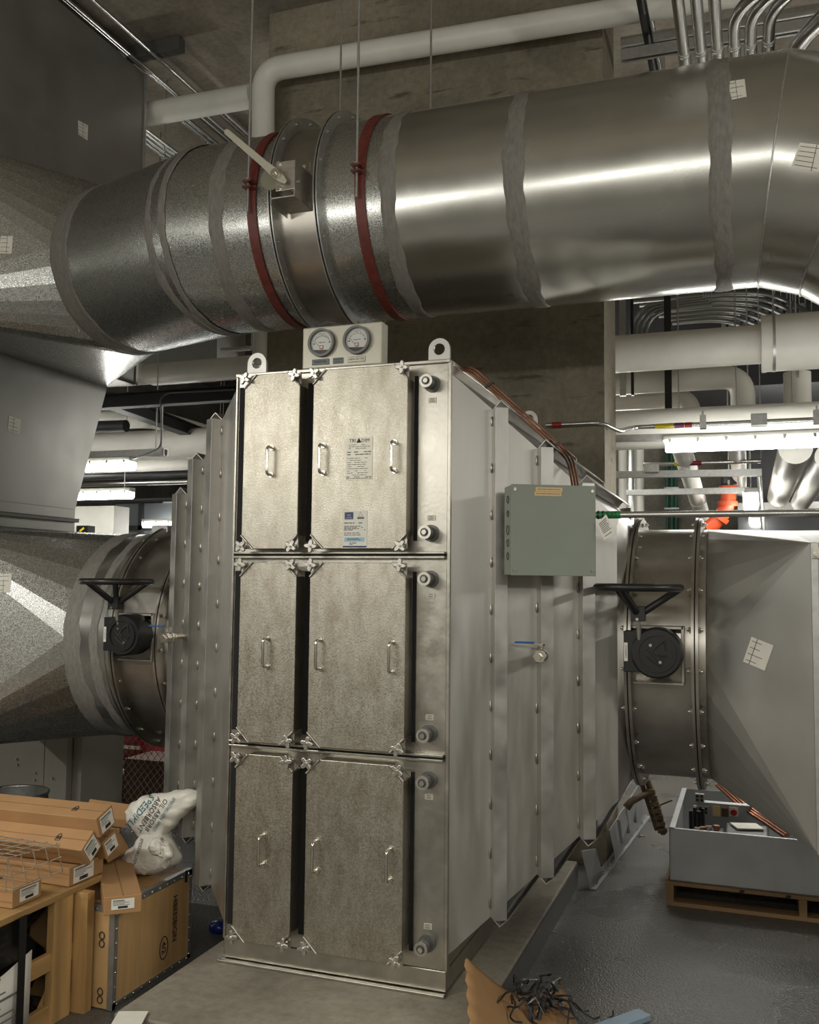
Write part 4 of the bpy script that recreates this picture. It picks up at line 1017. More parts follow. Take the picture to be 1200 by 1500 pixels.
# cable from the beam down to the upper left light
w0 = [at(344, 571, 'y', 2.84), at(245, 576, 'y', 2.84), at(234, 585, 'y', 2.84), at(237, 610, 'y', 2.84), at(236, 655, 'y', 2.9), at(218, 664, 'y', 2.95), at(196, 672, 'y', 2.98)]
tag(MB().tube(fillet(w0, 0.06, 5), 0.007, 6).build('cable', M['greyplate']), 'grey cable looping from the beam down to the left strip light', 'cable')
tag(MB().cyl(at(238, 585, 'y', 2.92), at(236, 662, 'y', 2.98), 0.008, n=8).build('hanger_rod', M['strut']), 'steel rod hanging the strut over the left strip light', 'rod')
# conduits running away under the ceiling at the upper left
def ycond(px, py, z, y0, y1, r, label, group, m='emt'):
    p = at(px, py, 'z', z); return conduit([(p.x, y0, z), (p.x, y1, z)], r, label, m, group=group)
for k, (px, py) in enumerate(((212, 102), (219, 104), (245, 97))):
    ycond(px, py, 5.86, -1.5, 8.8, 0.017, 'steel conduit hanging under the ceiling along the top edge of the plenum', 'conduits along the plenum top')
for k, (px, py) in enumerate(((263, 173), (271, 172), (291, 168), (300, 167), (326, 163))):
    ycond(px, py, 5.76, 3.02, 8.8, 0.020, 'thin bright conduit running away behind the short white pipe', 'conduits behind the short white pipe')
for k, (px, py) in enumerate(((214, 190), (214, 196), (214, 203), (214, 210))):
    ycond(px, py, 5.42, 2.62, 8.8, 0.019, 'thin bright conduit emerging beside the plenum corner', 'conduits beside the plenum corner')
a = at(212, 84, 'y', 2.8)
st_ = thing('trapeze_strut', (a.x, 2.8, 5.88), 'dark trapeze strut holding conduits under the ceiling beside the plenum', 'strut')
p, q = at(205, 84, 'z', 5.90), at(262, 76, 'z', 5.90)
yv = p.y
MB().box(p.x-0.1, q.x+0.05, yv-0.04, yv+0.04, 5.88, 5.985).build('channel', M['jointdark'], st_)
MB().cyl((q.x, yv, 5.9), (q.x, yv, 6.0), 0.008, n=8).build('rod', M['strut'], st_)
# big conduits diving over the overhead duct at the upper right
zc = 4.62
for k, (px, py) in enumerate(((1003, 88), (1027, 84), (1051, 80), (1076, 77), (1100, 74), (1126, 70))):
    p = at(px, py-6, 'z', zc); yn = -0.6
    if k < 3: pts = [(p.x, 2.6, zc), (p.x, yn, zc)]
    else:
        yb = at(px, 16-2*(k-3), 'z', zc).y; pts = [(p.x, 2.6, zc), (p.x, yb, zc), (p.x+0.6, yb-0.55, zc+0.03)]
    lab = 'large steel conduit over the overhead duct, %s of six' % ('leftmost', 'second from left', 'third from left', 'fourth from left', 'fifth from left', 'sixth from left')[k]
    conduit(pts, 0.031, lab, fr=0.16, n=20, bands=[((p.x, p.y-0.02, zc), (p.x, p.y+0.14, zc), 'emt', 'coupling'), ((p.x, p.y-0.05, zc), (p.x, p.y-0.03, zc), 'strut', 'nut')])
p = at(1152, 66, 'z', zc-0.1)
conduit([(p.x, 2.4, zc-0.1), (p.x, p.y-0.1, zc-0.1), (p.x+1.0, p.y-0.9, zc)], 0.044, 'thick bent conduit rising from behind the elbow duct', fr=0.5, n=20)
for k, (py, yy, dz) in enumerate(((80, 2.3, 0), (62, 2.6, 0))):
    a = at(910, py+3, 'y', yy); strut((a.x, yy, a.z), (3.0, yy, a.z-0.02), ('dark strut rail behind the large conduits at the ceiling, lower one', 'dark strut rail behind the large conduits at the ceiling, upper one')[k], 0.06, 'strut')
p = at(945, 30, 'z', 5.2); conduit([(p.x, p.y-0.8, 5.2), (p.x, 3.6, 5.2)], 0.03, 'black pipe beside the pillar top near the ceiling', 'black')
p = at(955, 25, 'z', 5.6); conduit([(p.x, p.y-0.8, 5.6), (p.x, 3.6, 5.6)], 0.012, 'thin steel rod beside the black pipe near the ceiling')

# conduit bundle beneath the elbow and an added dark backdrop behind it
for k in range(7):
    z = at(1000, 472-6*k, 'y', 5.0+0.06*k).z; x0 = at(985-9*k*0.8, 470, 'y', 5.0).x; y = 5.0+0.06*k
    xe = at(1060+10*k, 455, 'y', y).x
    conduit([(x0-0.02*k, y, z), (xe, y, z), (xe+0.45, y+0.9, z)], 0.022, 'steel conduit in the curved bundle under the elbow duct, %s' % ('lowest', 'second lowest', 'third lowest', 'middle', 'third highest', 'second highest', 'highest')[k], fr=0.4, m='bundle')
for k in range(4):
    a = at(925+7*k, 486, 'y', 4.7); b = at(960+4*k, 446+3*k, 'y', 4.7)
    conduit([(a.x, 4.7, a.z-0.3), (a.x, 4.7, b.z), (b.x+0.4, 4.7, b.z+0.02)], 0.017, 'curved conduit bending up beside the black post, %s' % ('leftmost', 'second from left', 'third from left', 'rightmost')[k], fr=0.28, m='bundle')
for k, (px, wpx, yy) in enumerate(((912, 9, 4.3), (926, 4, 4.3), (978, 10, 4.35))):
    a = at(px, 450, 'y', yy); ww = wpx*7.6/FPX/2
    tag(MB().box(a.x-ww, a.x+ww, yy-0.02, yy+0.02, 2.95 if k == 2 else 3.3, 5.99).build('hanger_post', M['strut' if k == 0 else 'black']), ('galvanised hanger post beside the pillar corner', 'thin black hanger post beside the pillar corner', 'black hanger post in front of the curved conduits')[k], 'post')
ctr = tag(MB().box(-0.2, 4.2, 6.4, 7.6, 3.75, 5.995).build('dark_backdrop', M['dark']), 'dark backdrop box added for the unlit depth high behind the white pipes', 'backdrop')  # dark box added to hide the lit far wall and keep this area dark
for k in range(12):
    a = at(1060+10.5*k, 470-1.2*k, 'y', 6.3); MB().box(a.x-0.022, a.x+0.022, 6.34, 6.41, a.z-0.18, a.z+0.10).build('rib', M['greyplate'], ctr)
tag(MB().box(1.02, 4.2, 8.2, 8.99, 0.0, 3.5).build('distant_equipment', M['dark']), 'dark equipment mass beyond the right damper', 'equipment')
tag(MB().box(1.02, 4.0, 8.0, 8.2, 2.62, 2.70).build('cable_ladder', M['strut']), 'pale cable ladder across the dark equipment', 'cable ladder')
# far left fill
a, b = at(108, 742, 'y', 6.0), at(166, 785, 'y', 6.0)
tag(MB().box(a.x-0.8, b.x, 6.0, 6.3, 0.0, a.z).build('white_partition', M['white']), 'pale panel behind the left damper under the lower strip light', 'panel')
a, b = at(166, 738, 'y', 7.2), at(256, 785, 'y', 7.2)
fd = thing('distant_duct', (a.x, 7.2, 1.4), 'blue grey rectangular duct far behind the left damper', 'duct')
MB().box(a.x, b.x+1.4, 7.25, 8.4, 0.0, a.z).build('duct_body', M['farduct'], fd)
for px in (205,): q = at(px, 760, 'y', 7.2); MB().box(q.x-0.03, q.x+0.03, 7.2, 7.26, 0.0, a.z).build('joint_flange', M['dark'], fd)
q = at(200, 773, 'y', 7.2); MB().box(a.x, b.x+1.4, 7.2, 7.26, q.z-0.03, q.z+0.03).build('joint_flange', M['dark'], fd)
a = at(112, 770, 'y', 5.86); b = at(128, 783, 'y', 5.86)
bb = thing('small_black_box', (a.x, 5.86, b.z-0.1), 'small black box with a yellow mark behind the left damper top', 'box')
MB().box(a.x, b.x, 5.86, 6.0, b.z-0.1, a.z).build('box_shell', M['black'], bb)
q = at(120, 776, 'y', 5.85); MB().obox(q, V((0.03, 0, 0.02)), V((0, 0.004, 0)), V((-0.006, 0, 0.01))).build('yellow_mark', M['yellow'], bb)
# dark duct clutter high between plenum and pillar
for k, (x0, x1, z0, z1, yy, mm) in enumerate(((-4.3, -3.3, 3.62, 4.5, 3.6, 'plenum'), (-3.2, -2.75, 3.7, 5.995, 4.2, 'panel'))):
    tag(MB().box(x0, x1, yy, yy+0.5, z0, z1).cyl((x0+0.2, yy+0.2, z1-0.01), (x0+0.2, yy+0.2, 5.999), 0.006, n=6).build('hung_duct', M[mm]), ('dull hung duct above the white pipe at the left', 'pale hung duct beside the pillar behind the white vertical pipe')[k], 'duct')
a = at(350, 512, 'y', 3.4); conduit([at(325, 513, 'y', 3.4), at(368, 510, 'y', 3.4)], 0.022, 'short grey pipe stub left of the white vertical pipe')

# ------------------------------------------------------------------ labelled conduit out of the grey box
pc = thing('conduit', (0.55, 0.06, 1.99), 'horizontal steel conduit with green RAS marker leaving the grey box', 'conduit')
c0, c1 = V((0.52, 0.06, 2.000)), V((2.2, 0.06, 1.992))
MB().cyl(c0, c1, 0.0125, n=16).build('conduit_run', M['emt'], pc)
g0, g1 = at(874, 752, 'y', 0.05).x, at(909, 752, 'y', 0.05).x
mk = MB().cyl((g0, 0.06, 1.9995), (g1, 0.06, 1.9995), 0.0145, n=20).build('green_marker', M['green'], pc)
gx_ = (g0+g1)/2
text('RAS', 0.024, M['ink'], mk, (gx_+0.012, 0.0445, 1.9995), (1, 0, 0), (0, 0, 1))
for x in (g0+0.006, g0+0.024): MB().cyl((x-0.003, 0.06, 1.9995), (x+0.003, 0.06, 1.9995), 0.0165, n=20).build('tie', M['black'], mk)
tgm = MB()
q = [at(874, 767, 'y', 0.03), at(888, 753.5, 'y', 0.03), at(902, 780, 'y', 0.02), at(885.5, 791, 'y', 0.02)]
tg = tag(MB().prism(q, (0, 0.0012, 0)).build('paper_tag', M['paper']), 'white printed tag hanging from the green marked conduit', 'tag')
pr = MB()
for r in range(9):
    t = 0.14+0.09*r; A = q[0]*(1-t)+q[3]*t; B = q[1]*(1-t)+q[2]*t
    if r == 7: continue
    A, B = A*0.86+B*0.14, A*(0.15+0.04*(r % 3))+B*(0.85-0.04*(r % 3)); d = (B-A); u = (q[3]-q[0]).normalized()*0.0016
    pr.add([A-u-V((0, .0006, 0)), B-u-V((0, .0006, 0)), B+u-V((0, .0006, 0)), A+u-V((0, .0006, 0))], [(0, 1, 2, 3)])
pr.build('print', M['greyink'], tg)
q2 = [at(866, 762, 'y', 0.05), at(872, 763, 'y', 0.05), at(871, 790, 'y', 0.05), at(864, 789, 'y', 0.05)]
tag(MB().prism(q2, (0, 0.0012, 0)).build('paper_tag', M['greyplate']), 'grey printed tag half hidden behind the grey box edge', 'tag')

# ------------------------------------------------------------------ plywood crate with steel edging, beside the pad
pc_ = thing('plywood_crate', (-1.62, -0.02, 0.0), 'plywood crate with riveted steel edges and handwriting standing beside the pad', 'crate')
PX0, PX1, PY0, PY1, PZ = -1.93, -1.32, -0.30, 0.265, 0.406
MB().box(PX0, PX1, PY0, PY1, 0.004, PZ).build('plywood_body', M['ply'], pc_, bevel=0.002)
def edge(mb, p, q, n1, n2, wd=0.024):
    p, q = V(p), V(q); d = (q-p); L = d.length/2; d.normalize(); c = (p+q)/2; n1, n2 = V(n1), V(n2)
    mb.obox(c+n1*0.0015-n2*(wd/2-0.0015), d*L, n2*(wd/2), n1*0.0015)
    mb.obox(c+n2*0.0015-n1*(wd/2-0.0015), d*L, n1*(wd/2), n2*0.0015)
EX, EY, EZ = V((1, 0, 0)), V((0, 1, 0)), V((0, 0, 1))
rv = None
for p, q, n1, n2 in (((PX1, PY0, PZ), (PX1, PY1, PZ), EX, EZ), ((PX1, PY0, 0.004), (PX1, PY0, PZ), EX, -EY), ((PX1, PY1, 0.004), (PX1, PY1, PZ), EX, EY), ((PX0, PY0, PZ), (PX1, PY0, PZ), -EY, EZ), ((PX1, PY0, 0.006), (PX1, PY1, 0.006), EX, -EZ)):
    m = MB(); edge(m, p, q, n1, n2); eo = m.build('steel_edge', M['strut'], pc_)
    P, Q = V(p), V(q); k = max(4, int((Q-P).length/0.055))
    for i in range(k):
        c = P.lerp(Q, (i+0.5)/k)-n2*0.013+n1*0.003
        if rv is None: rv = MB().sphere((0, 0, 0), 0.0048, 10, 6).build('rivet', M['polish'], None, origin=(0, 0, 0)); o = rv
        else: o = rv.copy(); COL.objects.link(o)
        o.parent = eo; o.location = c-wloc(eo)
MB().box(PX1+0.003, PX1+0.006, PY1-0.060, PY1-0.044, PZ-0.045, PZ+0.006).build('latch', M['dark'], pc_)
for z in (0.275, 0.055):
    h = MB()
    for dz in (-0.016, 0.016): h.tube([(PX1-0.055+0.012*math.cos(t), PY0-0.004, z+dz+0.014*math.sin(t)) for t in ang(18)], 0.0022, 6, closed=True)
    h.build('clasp', M['dark'], pc_)
text('HIBEESBIGIN', 0.046, M['ink'], pc_, (PX1, 0.135, 0.225), (0, 0, -1), (0, 1, 0), 'handwriting', sx=0.78, bold=0.0012)
hd = MB().tube([(PX1+0.0005, 0.055+0.030*math.cos(t), 0.125+0.048*math.sin(t)) for t in ang(30)], 0.0024, 5, closed=True)
hd.build('drawn_circle', M['ink'], pc_)
text('4/2', 0.040, M['ink'], pc_, (PX1, 0.055, 0.125), (0, 0, -1), (0, 1, 0), 'handwriting', bold=0.001)

# ------------------------------------------------------------------ open lumber crate at the left edge
wc = thing('lumber_crate', (-1.9, -0.6, 0.0), 'open pine lumber crate with cartons stacked on top at the left edge', 'crate')
WX = -1.46
def board(x0, x1, y0, y1, z0, z1, nm, m='wood'): return MB().box(x0, x1, y0, y1, z0, z1).build(nm, M[m], wc, bevel=0.002)
board(WX-0.035, WX, -0.488, -0.380, 0.0, 0.470, 'post'); board(WX-0.02, WX+0.055, -0.362, -0.318, 0.0, 0.470, 'post')
board(WX-0.035, WX, -1.40, -1.29, 0.0, 0.47, 'post'); board(-2.45, -2.36, -0.36, -0.32, 0.0, 0.47, 'post')
woody = mat('pine_lumber_rail', srgb(196, 154, 98), 0.6, 0.0, var=0.5, vscale=9, stretch=(1, 0.10, 1), bump=0.06, bscale=30)
M['woody'] = woody
board(WX-0.11, WX+0.004, -1.40, -0.205, 0.470, 0.494, 'top_rail', 'woody')
board(-2.45, WX-0.11, -0.44, -0.30, 0.470, 0.494, 'top_rail', 'woodx'); board(-2.45, WX-0.11, -1.40, -0.5, 0.470, 0.490, 'deck_board', 'woodx')
board(WX-0.036, WX-0.012, -1.30, -0.315, 0.205, 0.272, 'mid_rail', 'woody'); board(WX-0.036, WX-0.012, -1.30, -0.315, 0.0, 0.075, 'bottom_rail', 'woody')
q = MB().obox((WX-0.05, -0.40, 0.16), V((0, 0.10, 0.13)), V((0.008, 0, 0)), V((0, 0.016, -0.012))); q.build('brace', M['wood'], wc)
q = MB().obox((WX-0.06, -0.345, 0.36), V((0, 0.04, -0.09)), V((0.006, 0, 0)), V((0, 0.012, 0.006))); q.build('brace', M['wood'], wc)
# black plastic wrapped goods inside
m = MB(); R = random.Random(5); nx_, nz_ = 16, 12; loops = []
for j in range(nz_+1):
    z = 0.01+0.43*j/nz_; lp = []
    for t in ang(40):
        r = 1+0.05*math.sin(3*t+j)+0.04*R.uniform(-1, 1)
        c_, s__ = math.cos(t), math.sin(t); ex = abs(c_)**0.35*(1 if c_ > 0 else -1); ey = abs(s__)**0.35*(1 if s__ > 0 else -1)
        lp.append(V((-1.98+ex*0.43*r, -0.80+ey*0.42*r, z)))
    loops.append(lp)
m.loft(loops, True, True, True)
tag(m.build('wrapped_bundle', M['bagdark']), 'bundle wrapped in black plastic inside the lumber crate', 'bundle')
pg = MB(); loops = []
for i in range(9):
    t = i/8; y = -0.95+0.335*t; loops.append([V((WX+0.012+0.012*math.sin(5*t), y, 0.04)), V((WX+0.010+0.006*math.sin(4*t), y, 0.26+0.075*t))])
pg.loft(loops, True, False, False)
po = pg.build('shipping_paper', M['paper']); sd = po.modifiers.new('solid', 'SOLIDIFY'); sd.thickness = 0.001
tag(po, 'white printed shipping paper hanging on the lumber crate behind a black strap', 'paper')
pp = MB()
for r in range(9):
    z = 0.29-0.026*r
    y0, y1 = -0.93, -0.93+0.28*random.uniform(0.4, 1)
    pp.box(WX+0.0245, WX+0.0255, y0, y1, z, z+(0.009 if r in (0, 3) else 0.005))
pp.build('print', M['greyink'], po)
tag(MB().box(WX+0.030, WX+0.034, -0.715, -0.680, 0.0, 0.487).build('packing_strap', M['black']), 'black vertical packing strap at the corner of the lumber crate', 'strap')

# ------------------------------------------------------------------ cartons
def carton(c, L, wd, ht, yaw_, roll_, label, lab=None, mark=True, parent=None, name='carton', tilt=0.0):
    """c: centre of the near end; runs away along direction yaw_"""
    d = V((math.cos(yaw_)*math.cos(tilt), math.sin(yaw_)*math.cos(tilt), math.sin(tilt))); s = V((-math.sin(yaw_), math.cos(yaw_), 0)); u = d.cross(s)*1.0
    if u.z < 0: u = -u
    s2 = s*math.cos(roll_)+u*math.sin(roll_); u2 = u*math.cos(roll_)-s*math.sin(roll_)
    c = V(c); t = thing(name, c+d*L/2, label, 'carton')
    b = MB().obox(c+d*L/2, d*L/2, s2*wd/2, u2*ht/2).build('carton_body', M['card'], t, bevel=0.003)
    MB().obox(c+d*L/2+u2*(ht/2+0.0008), d*L/2, s2*0.0015, u2*0.0006).build('top_seam', M['cardin'], t)
    e = c-d*0.0012
    if lab:
        lw, lh, su, uu = lab
        lc = e+s2*su+u2*uu
        sign = -1 if s2.cross(u2).dot(-d) < 0 else 1
        lo = MB().obox(lc, s2*lw/2, u2*lh/2, d*0.0006).build('shipping_label', M['paper'], t)
        g = MB(); RR = random.Random(int(c.x*1000)+int(c.z*777))
        for r in range(5):
            w_ = RR.uniform(0.4, 0.85)*lw; oo = lc-d*0.0008+u2*(lh*(0.36-0.11*r))-s2*sign*(lw*0.44-w_/2)
            g.obox(oo, s2*w_/2, u2*(lh*(0.035 if r == 0 else 0.016)), d*0.0004)
        for k in range(16):
            g.obox(lc-d*0.0008-u2*lh*0.30+s2*(lw*(-0.2+0.4*k/15)), s2*RR.uniform(0.0008, 0.0018), u2*lh*0.11, d*0.0004)
        g.build('print', M['ink'], lo)
    if mark:
        for face, off, ax in ((u2, ht/2, s2), (-s2, wd/2, u2)) if mark == 2 else ((u2, ht/2, s2),):
            mc = c+d*0.14+face*(off+0.0008)
            k = MB(); pts = [(-1, 0.8), (1, 0.8), (1, -0.2), (0.55, -0.8), (0, -1.1), (-0.55, -0.8), (-1, -0.2)]
            k.tube([mc+d*(a*0.011)+ax*(b_*0.017) for a, b_ in pts], 0.0017, 5, closed=True)
            k.tube([mc+d*(0.008*math.cos(t)*math.copysign(1, 1))+ax*(0.006*math.sin(2*t)) for t in ang(18)], 0.0018, 5, closed=True)
            k.tube([mc-d*0.008+ax*0.006, mc+d*0.008+ax*0.006], 0.0008, 4)
            k.build('shield_mark', M['ink'], t)
    return t
Y180 = math.pi
carton((-1.475, -0.285, 0.533), 1.15, 0.215, 0.074, Y180, 0, 'flat brown carton lying directly on the lumber crate, white label on its end', (0.125, 0.062, 0.02, -0.001), 0)
carton((-1.500, -0.600, 0.533), 1.1, 0.155, 0.074, Y180, 0, 'flat brown carton under the wire basket at the left edge', (0.10, 0.048, -0.01, 0.0), 1)
carton((-1.415, -0.335, 0.642), 1.2, 0.098, 0.092, Y180+0.02, math.radians(-38), 'long brown carton tilted on edge with a diamond turned label, lower of the long two', (0.075, 0.075, 0.0, 0.0), 2)
carton((-1.395, -0.275, 0.737), 1.2, 0.108, 0.088, Y180+0.02, math.radians(-20), 'long brown carton lying on top of the stack with shield marks, uppermost', (0.082, 0.07, -0.004, 0.0), 2)
carton((-1.430, -0.190, 0.618), 1.1, 0.088, 0.082, Y180-0.05, math.radians(-25), 'brown carton end with a white label behind the tilted long cartons', (0.07, 0.062, 0.0, 0.0), 0)
dv_ = V((-0.381, 0.444, 0)).normalized()
carton((-1.238, -0.360, 0.446), 0.58, 0.145, 0.070, math.atan2(dv_.y, dv_.x), 0, 'brown carton lying across the corner of the plywood crate', (0.088, 0.040, 0.0, 0.004), 0)
# open carton with raised flaps
oc = thing('open_carton', (-1.72, 0.06, 0.41), 'open brown carton with raised flaps behind the stacked cartons', 'carton')
b = MB(); x0, x1, y0, y1, z0, z1 = -1.86, -1.60, -0.05, 0.10, 0.409, 0.60
b.box(x0, x1, y0, y0+0.004, z0, z1).box(x0, x1, y1-0.004, y1, z0, z1).box(x0, x0+0.004, y0, y1, z0, z1).box(x1-0.004, x1, y0, y1, z0, z1-0.05).box(x0, x1, y0, y1, z0, z0+0.004)
b.build('carton_body', M['card'], oc)
MB().obox((-1.585, 0.03, 0.545), V((0.035, 0, -0.045)), V((0, 0.075, 0.01)), V((0.0016, 0, 0.0014))).build('flap', M['card'], oc)
MB().obox((-1.66, 0.12, 0.655), V((0.12, 0.03, -0.012)), V((0.01, 0.01, 0.05)), V((-0.0006, 0.0022, 0))).build('flap', M['card'], oc)

# ------------------------------------------------------------------ white absorbent sack slumped on the plywood crate
bag = thing('absorbent_sack', (-1.52, 0.17, 0.41), 'white plastic sack with teal and black print slumped on the plywood crate', 'sack')
P = lambda x, y_, d: at(x, y_, 'y', d)
tex = bpy.data.textures.new('crumple', 'CLOUDS'); tex.noise_scale = 0.055; tex.noise_depth = 3
tex2 = bpy.data.textures.new('folds', 'MARBLE'); tex2.noise_scale = 0.09; tex2.turbulence = 9
def pillow(outline, c, d, thick, nm, n=72, rings=12, amp=0.02, d2=None):
    """closed sack shape with the given outline (picture points at depth d), real thickness, then crumpled"""
    pts = []; m_ = len(outline); seg = n//m_
    for k in range(m_):
        a, b_ = V(outline[k]+(0,)), V(outline[(k+1) % m_]+(0,))
        for s in range(seg): pts.append(a.lerp(b_, s/seg))
    pts = [pts[i]*0.5+(pts[i-1]+pts[(i+1) % len(pts)])*0.25 for i in range(len(pts))]
    cc = V(c+(0,)); N_ = len(pts)
    def ring_(s, sg):
        out = []
        for q in pts:
            r = cc.lerp(q, s); w = P(r.x, r.y, d); out.append(w+V((0, sg*thick*math.sqrt(max(0, 1-s**2.6)), 0)))
        return out
    loops = [ring_(k/rings, -1) for k in range(1, rings+1)]+[ring_(k/rings, 1) for k in range(rings-1, 0, -1)]
    mb = MB().loft(loops, True, True, True)
    o = mb.build(nm, M['bag'], bag)
    for tx_, st_ in ((tex, amp), (tex2, amp*0.55)):
        dm_ = o.modifiers.new('crumple', 'DISPLACE'); dm_.texture = tx_; dm_.strength = st_; dm_.mid_level = 0.5; dm_.texture_coords = 'LOCAL'
    return o
low_o = pillow([(175, 1266), (181, 1250), (197, 1236), (210, 1216), (240, 1214), (257, 1238), (265, 1256), (258, 1268), (236, 1279), (220, 1283), (192, 1277)], (220, 1258), 0.10, 0.085, 'sack_body', amp=0.022)
top_o = pillow([(180, 1190), (190, 1176), (212, 1166), (250, 1160), (286, 1157), (297, 1166), (291, 1179), (266, 1198), (249, 1216), (236, 1234), (206, 1234), (189, 1208)], (228, 1192), 0.10, 0.050, 'sack_top', amp=0.026)
knot = pillow([(222, 1240), (226, 1228), (238, 1221), (248, 1232), (255, 1246), (250, 1262), (243, 1276), (238, 1262), (226, 1254)], (239, 1246), 0.02, 0.035, 'gathered_neck', n=72, amp=0.05)
bpy.context.view_layer.update()
def live_bvh(o):
    ev = o.evaluated_get(bpy.context.evaluated_depsgraph_get()); me = ev.to_mesh(); off = wloc(o)
    t = BVHTree.FromPolygons([tuple(v.co+off) for v in me.vertices], [tuple(p.vertices) for p in me.polygons]); ev.to_mesh_clear(); return t
tb, tl = live_bvh(top_o), live_bvh(low_o)
def wrap_text(s, size, m, c0, c1, tree, name):
    """lettering laid on the sack from picture point c0 toward c1"""
    a, b_ = P(c0[0], c0[1], 0.05), P(c1[0], c1[1], 0.05); x = (b_-a).normalized(); z = V((0, -1, 0)); y = z.cross(x)
    o = text(s, size, m, bag, (a+b_)/2, x, y, name)
    off = wloc(o)
    for v in o.data.vertices:
        p = v.co+off; d = (p-CAM).normalized(); h, nrm, _, _ = tree.ray_cast(CAM, d)
        if h is not None: v.co = h-d*0.004-off
wrap_text('SPEEDIKLE', 0.044, M['teal'], (216, 1174), (192, 1204), tb, 'teal_lettering')
wrap_text('ABSORBENT', 0.034, M['ink'], (230, 1174), (206, 1212), tb, 'black_lettering')
wrap_text('OIL ABSORB', 0.032, M['ink'], (240, 1176), (217, 1212), tb, 'black_lettering')
wrap_text('SPEEDIKLEEN SPEED', 0.021, M['teal'], (252, 1174), (228, 1212), tb, 'teal_lettering')
wrap_text('SPEEDIKLEEN', 0.022, M['ink'], (207, 1232), (197, 1264), tl, 'black_lettering')

# ------------------------------------------------------------------ bent wire basket on the lower cartons
wb = thing('wire_basket', (-1.8, -0.62, 0.571), 'bent steel wire basket lying upside down on the cartons at the left edge', 'wire basket')
R = random.Random(3)
def wire(p, q): MB().tube([p, q], 0.0022, 6).build('wire', M['polish'], wb)
bx0, bx1, by0, by1, bz0, bz1 = -2.1, -1.49, -0.72, -0.46, 0.575, 0.695
for i in range(6):
    y = by0+(by1-by0)*i/5; wire(V((bx0, y, bz1)), V((bx1+0.02*i/5, y, bz1-0.004*i)))
for i in range(11):
    x = bx0+(bx1-bx0)*i/10; wire(V((x, by0, bz1)), V((x+0.02, by1, bz1-0.01)))
for i in range(10):
    x = bx0+(bx1-bx0)*i/9; wire(V((x, by0, bz1)), V((x, by0-0.008, bz0)))
for z in (bz0+0.005, bz0+0.06): wire(V((bx0, by0-0.004, z)), V((bx1+0.02, by0-0.004, z)))
for i in range(5):
    y = by0+(by1-by0)*i/4; wire(V((bx1, y, bz1)), V((bx1+0.03, y+0.01, bz0)))
for z in (bz0+0.005, bz0+0.06): wire(V((bx1+0.025, by0, z)), V((bx1+0.03, by1, z)))
tag(MB().obox((-1.56, -0.30, 0.625), V((0.0, 0.0, 0.0001)), V((0.0001, 0, 0)), V((0, 0.0001, 0))).build('crumb', M['polish']), 'tiny steel bit lying on the carton', 'bit') if False else None

# ------------------------------------------------------------------ steel drum, grey cabinet and caged store behind the cartons
sdm = thing('steel_drum', (-2.62, 0.55, 0.0), 'open stainless drum whose rim shows above the cartons', 'drum')
MB().ring((-2.62, 0.55, 0.29), (0, 0, 1), 0.175, 0.18, 0.58, 48).build('drum_shell', M['strut'], sdm)
MB().tube([(-2.62+0.182*math.cos(t), 0.55+0.182*math.sin(t), 0.583) for t in ang(48)], 0.007, 8, closed=True).build('rim', M['polish'], sdm)
MB().cyl((-2.62, 0.55, 0.004), (-2.62, 0.55, 0.02), 0.175, n=32).build('bottom', M['polish'], sdm)
cb = thing('grey_cabinet', (-3.7, 1.75, 0.0), 'plain grey steel cabinet under the left duct', 'cabinet')
MB().box(-4.6, -3.23, 1.5, 2.0, 0.0, 0.86).build('cabinet_body', M['panel'], cb, bevel=0.003)
MB().box(-3.228, -3.05, 1.502, 2.0, 0.0, 0.86).build('side_panel', M['panel'], cb, bevel=0.003)
MB().box(-3.05, -2.98, 1.56, 2.0, 0.0, 0.86).build('end_post', M['panel'], cb, bevel=0.004)
for px, py in ((25, 1112), (26, 1120), (52, 1132), (51, 1142), (77, 1140)):
    q = at(px, py, 'y', 1.5); MB().cyl((q.x, 1.5, q.z), (q.x, 1.488, q.z), 0.008, n=10).build('bolt', M['cast'], cb)
cg = thing('mesh_fence', (-2.8, 2.05, 0.0), 'expanded metal cage fence with grey posts behind the lumber crate', 'fence')
for px0, px1 in ((160, 174),):
    a, b_ = at(px0, 1100, 'y', 2.0), at(px1, 1100, 'y', 2.0); MB().box(a.x, b_.x, 1.99, 2.05, 0.0, 0.95).build('post', M['panel'], cg, bevel=0.003)
MB().box(-3.38, -3.33, 1.99, 2.05, 0, 0.95).build('post', M['panel'], cg); MB().box(-2.1, -2.04, 1.99, 2.05, 0, 0.95).build('post', M['panel'], cg)
ms = MB(); dx_, dz_ = 0.052, 0.12
x = -3.34
while x < -2.06:
    pts1 = []; k = 0; z = 0.0
    while z < 0.95:
        pts1.append((x+(0.0 if k % 2 == 0 else dx_), 2.02, z)); k += 1; z += dz_/2*1.0
    ms.tube(pts1, 0.0034, 4); ms.tube([(2*x+dx_-p[0]+dx_ if False else x+dx_-(p[0]-x)+dx_*0, 2.023, p[2]) for p in pts1], 0.0028, 4)
    x += dx_
ms.build('expanded_mesh', M['strut'], cg)
rm = thing('red_machine', (-3.9, 3.3, 0.42), 'shiny red machine on a bench behind the cage fence', 'machine')
m = MB().loft([[V((-3.95+0.42*abs(math.cos(t))**0.6*math.copysign(1, math.cos(t)), 3.3+0.3*abs(math.sin(t))**0.6*math.copysign(1, math.sin(t)), z)) for t in ang(36)] for z in (0.262, 0.33, 0.50, 0.60, 0.64)], True, True, True)
m.build('machine_hood', M['redmach'], rm)
MB().box(-4.25, -3.55, 2.98, 3.0, 0.36, 0.39).build('chrome_strip', M['polish'], rm)
bn = thing('bench', (-3.6, 3.3, 0.0), 'dark bench carrying the red machine behind the cage', 'bench')
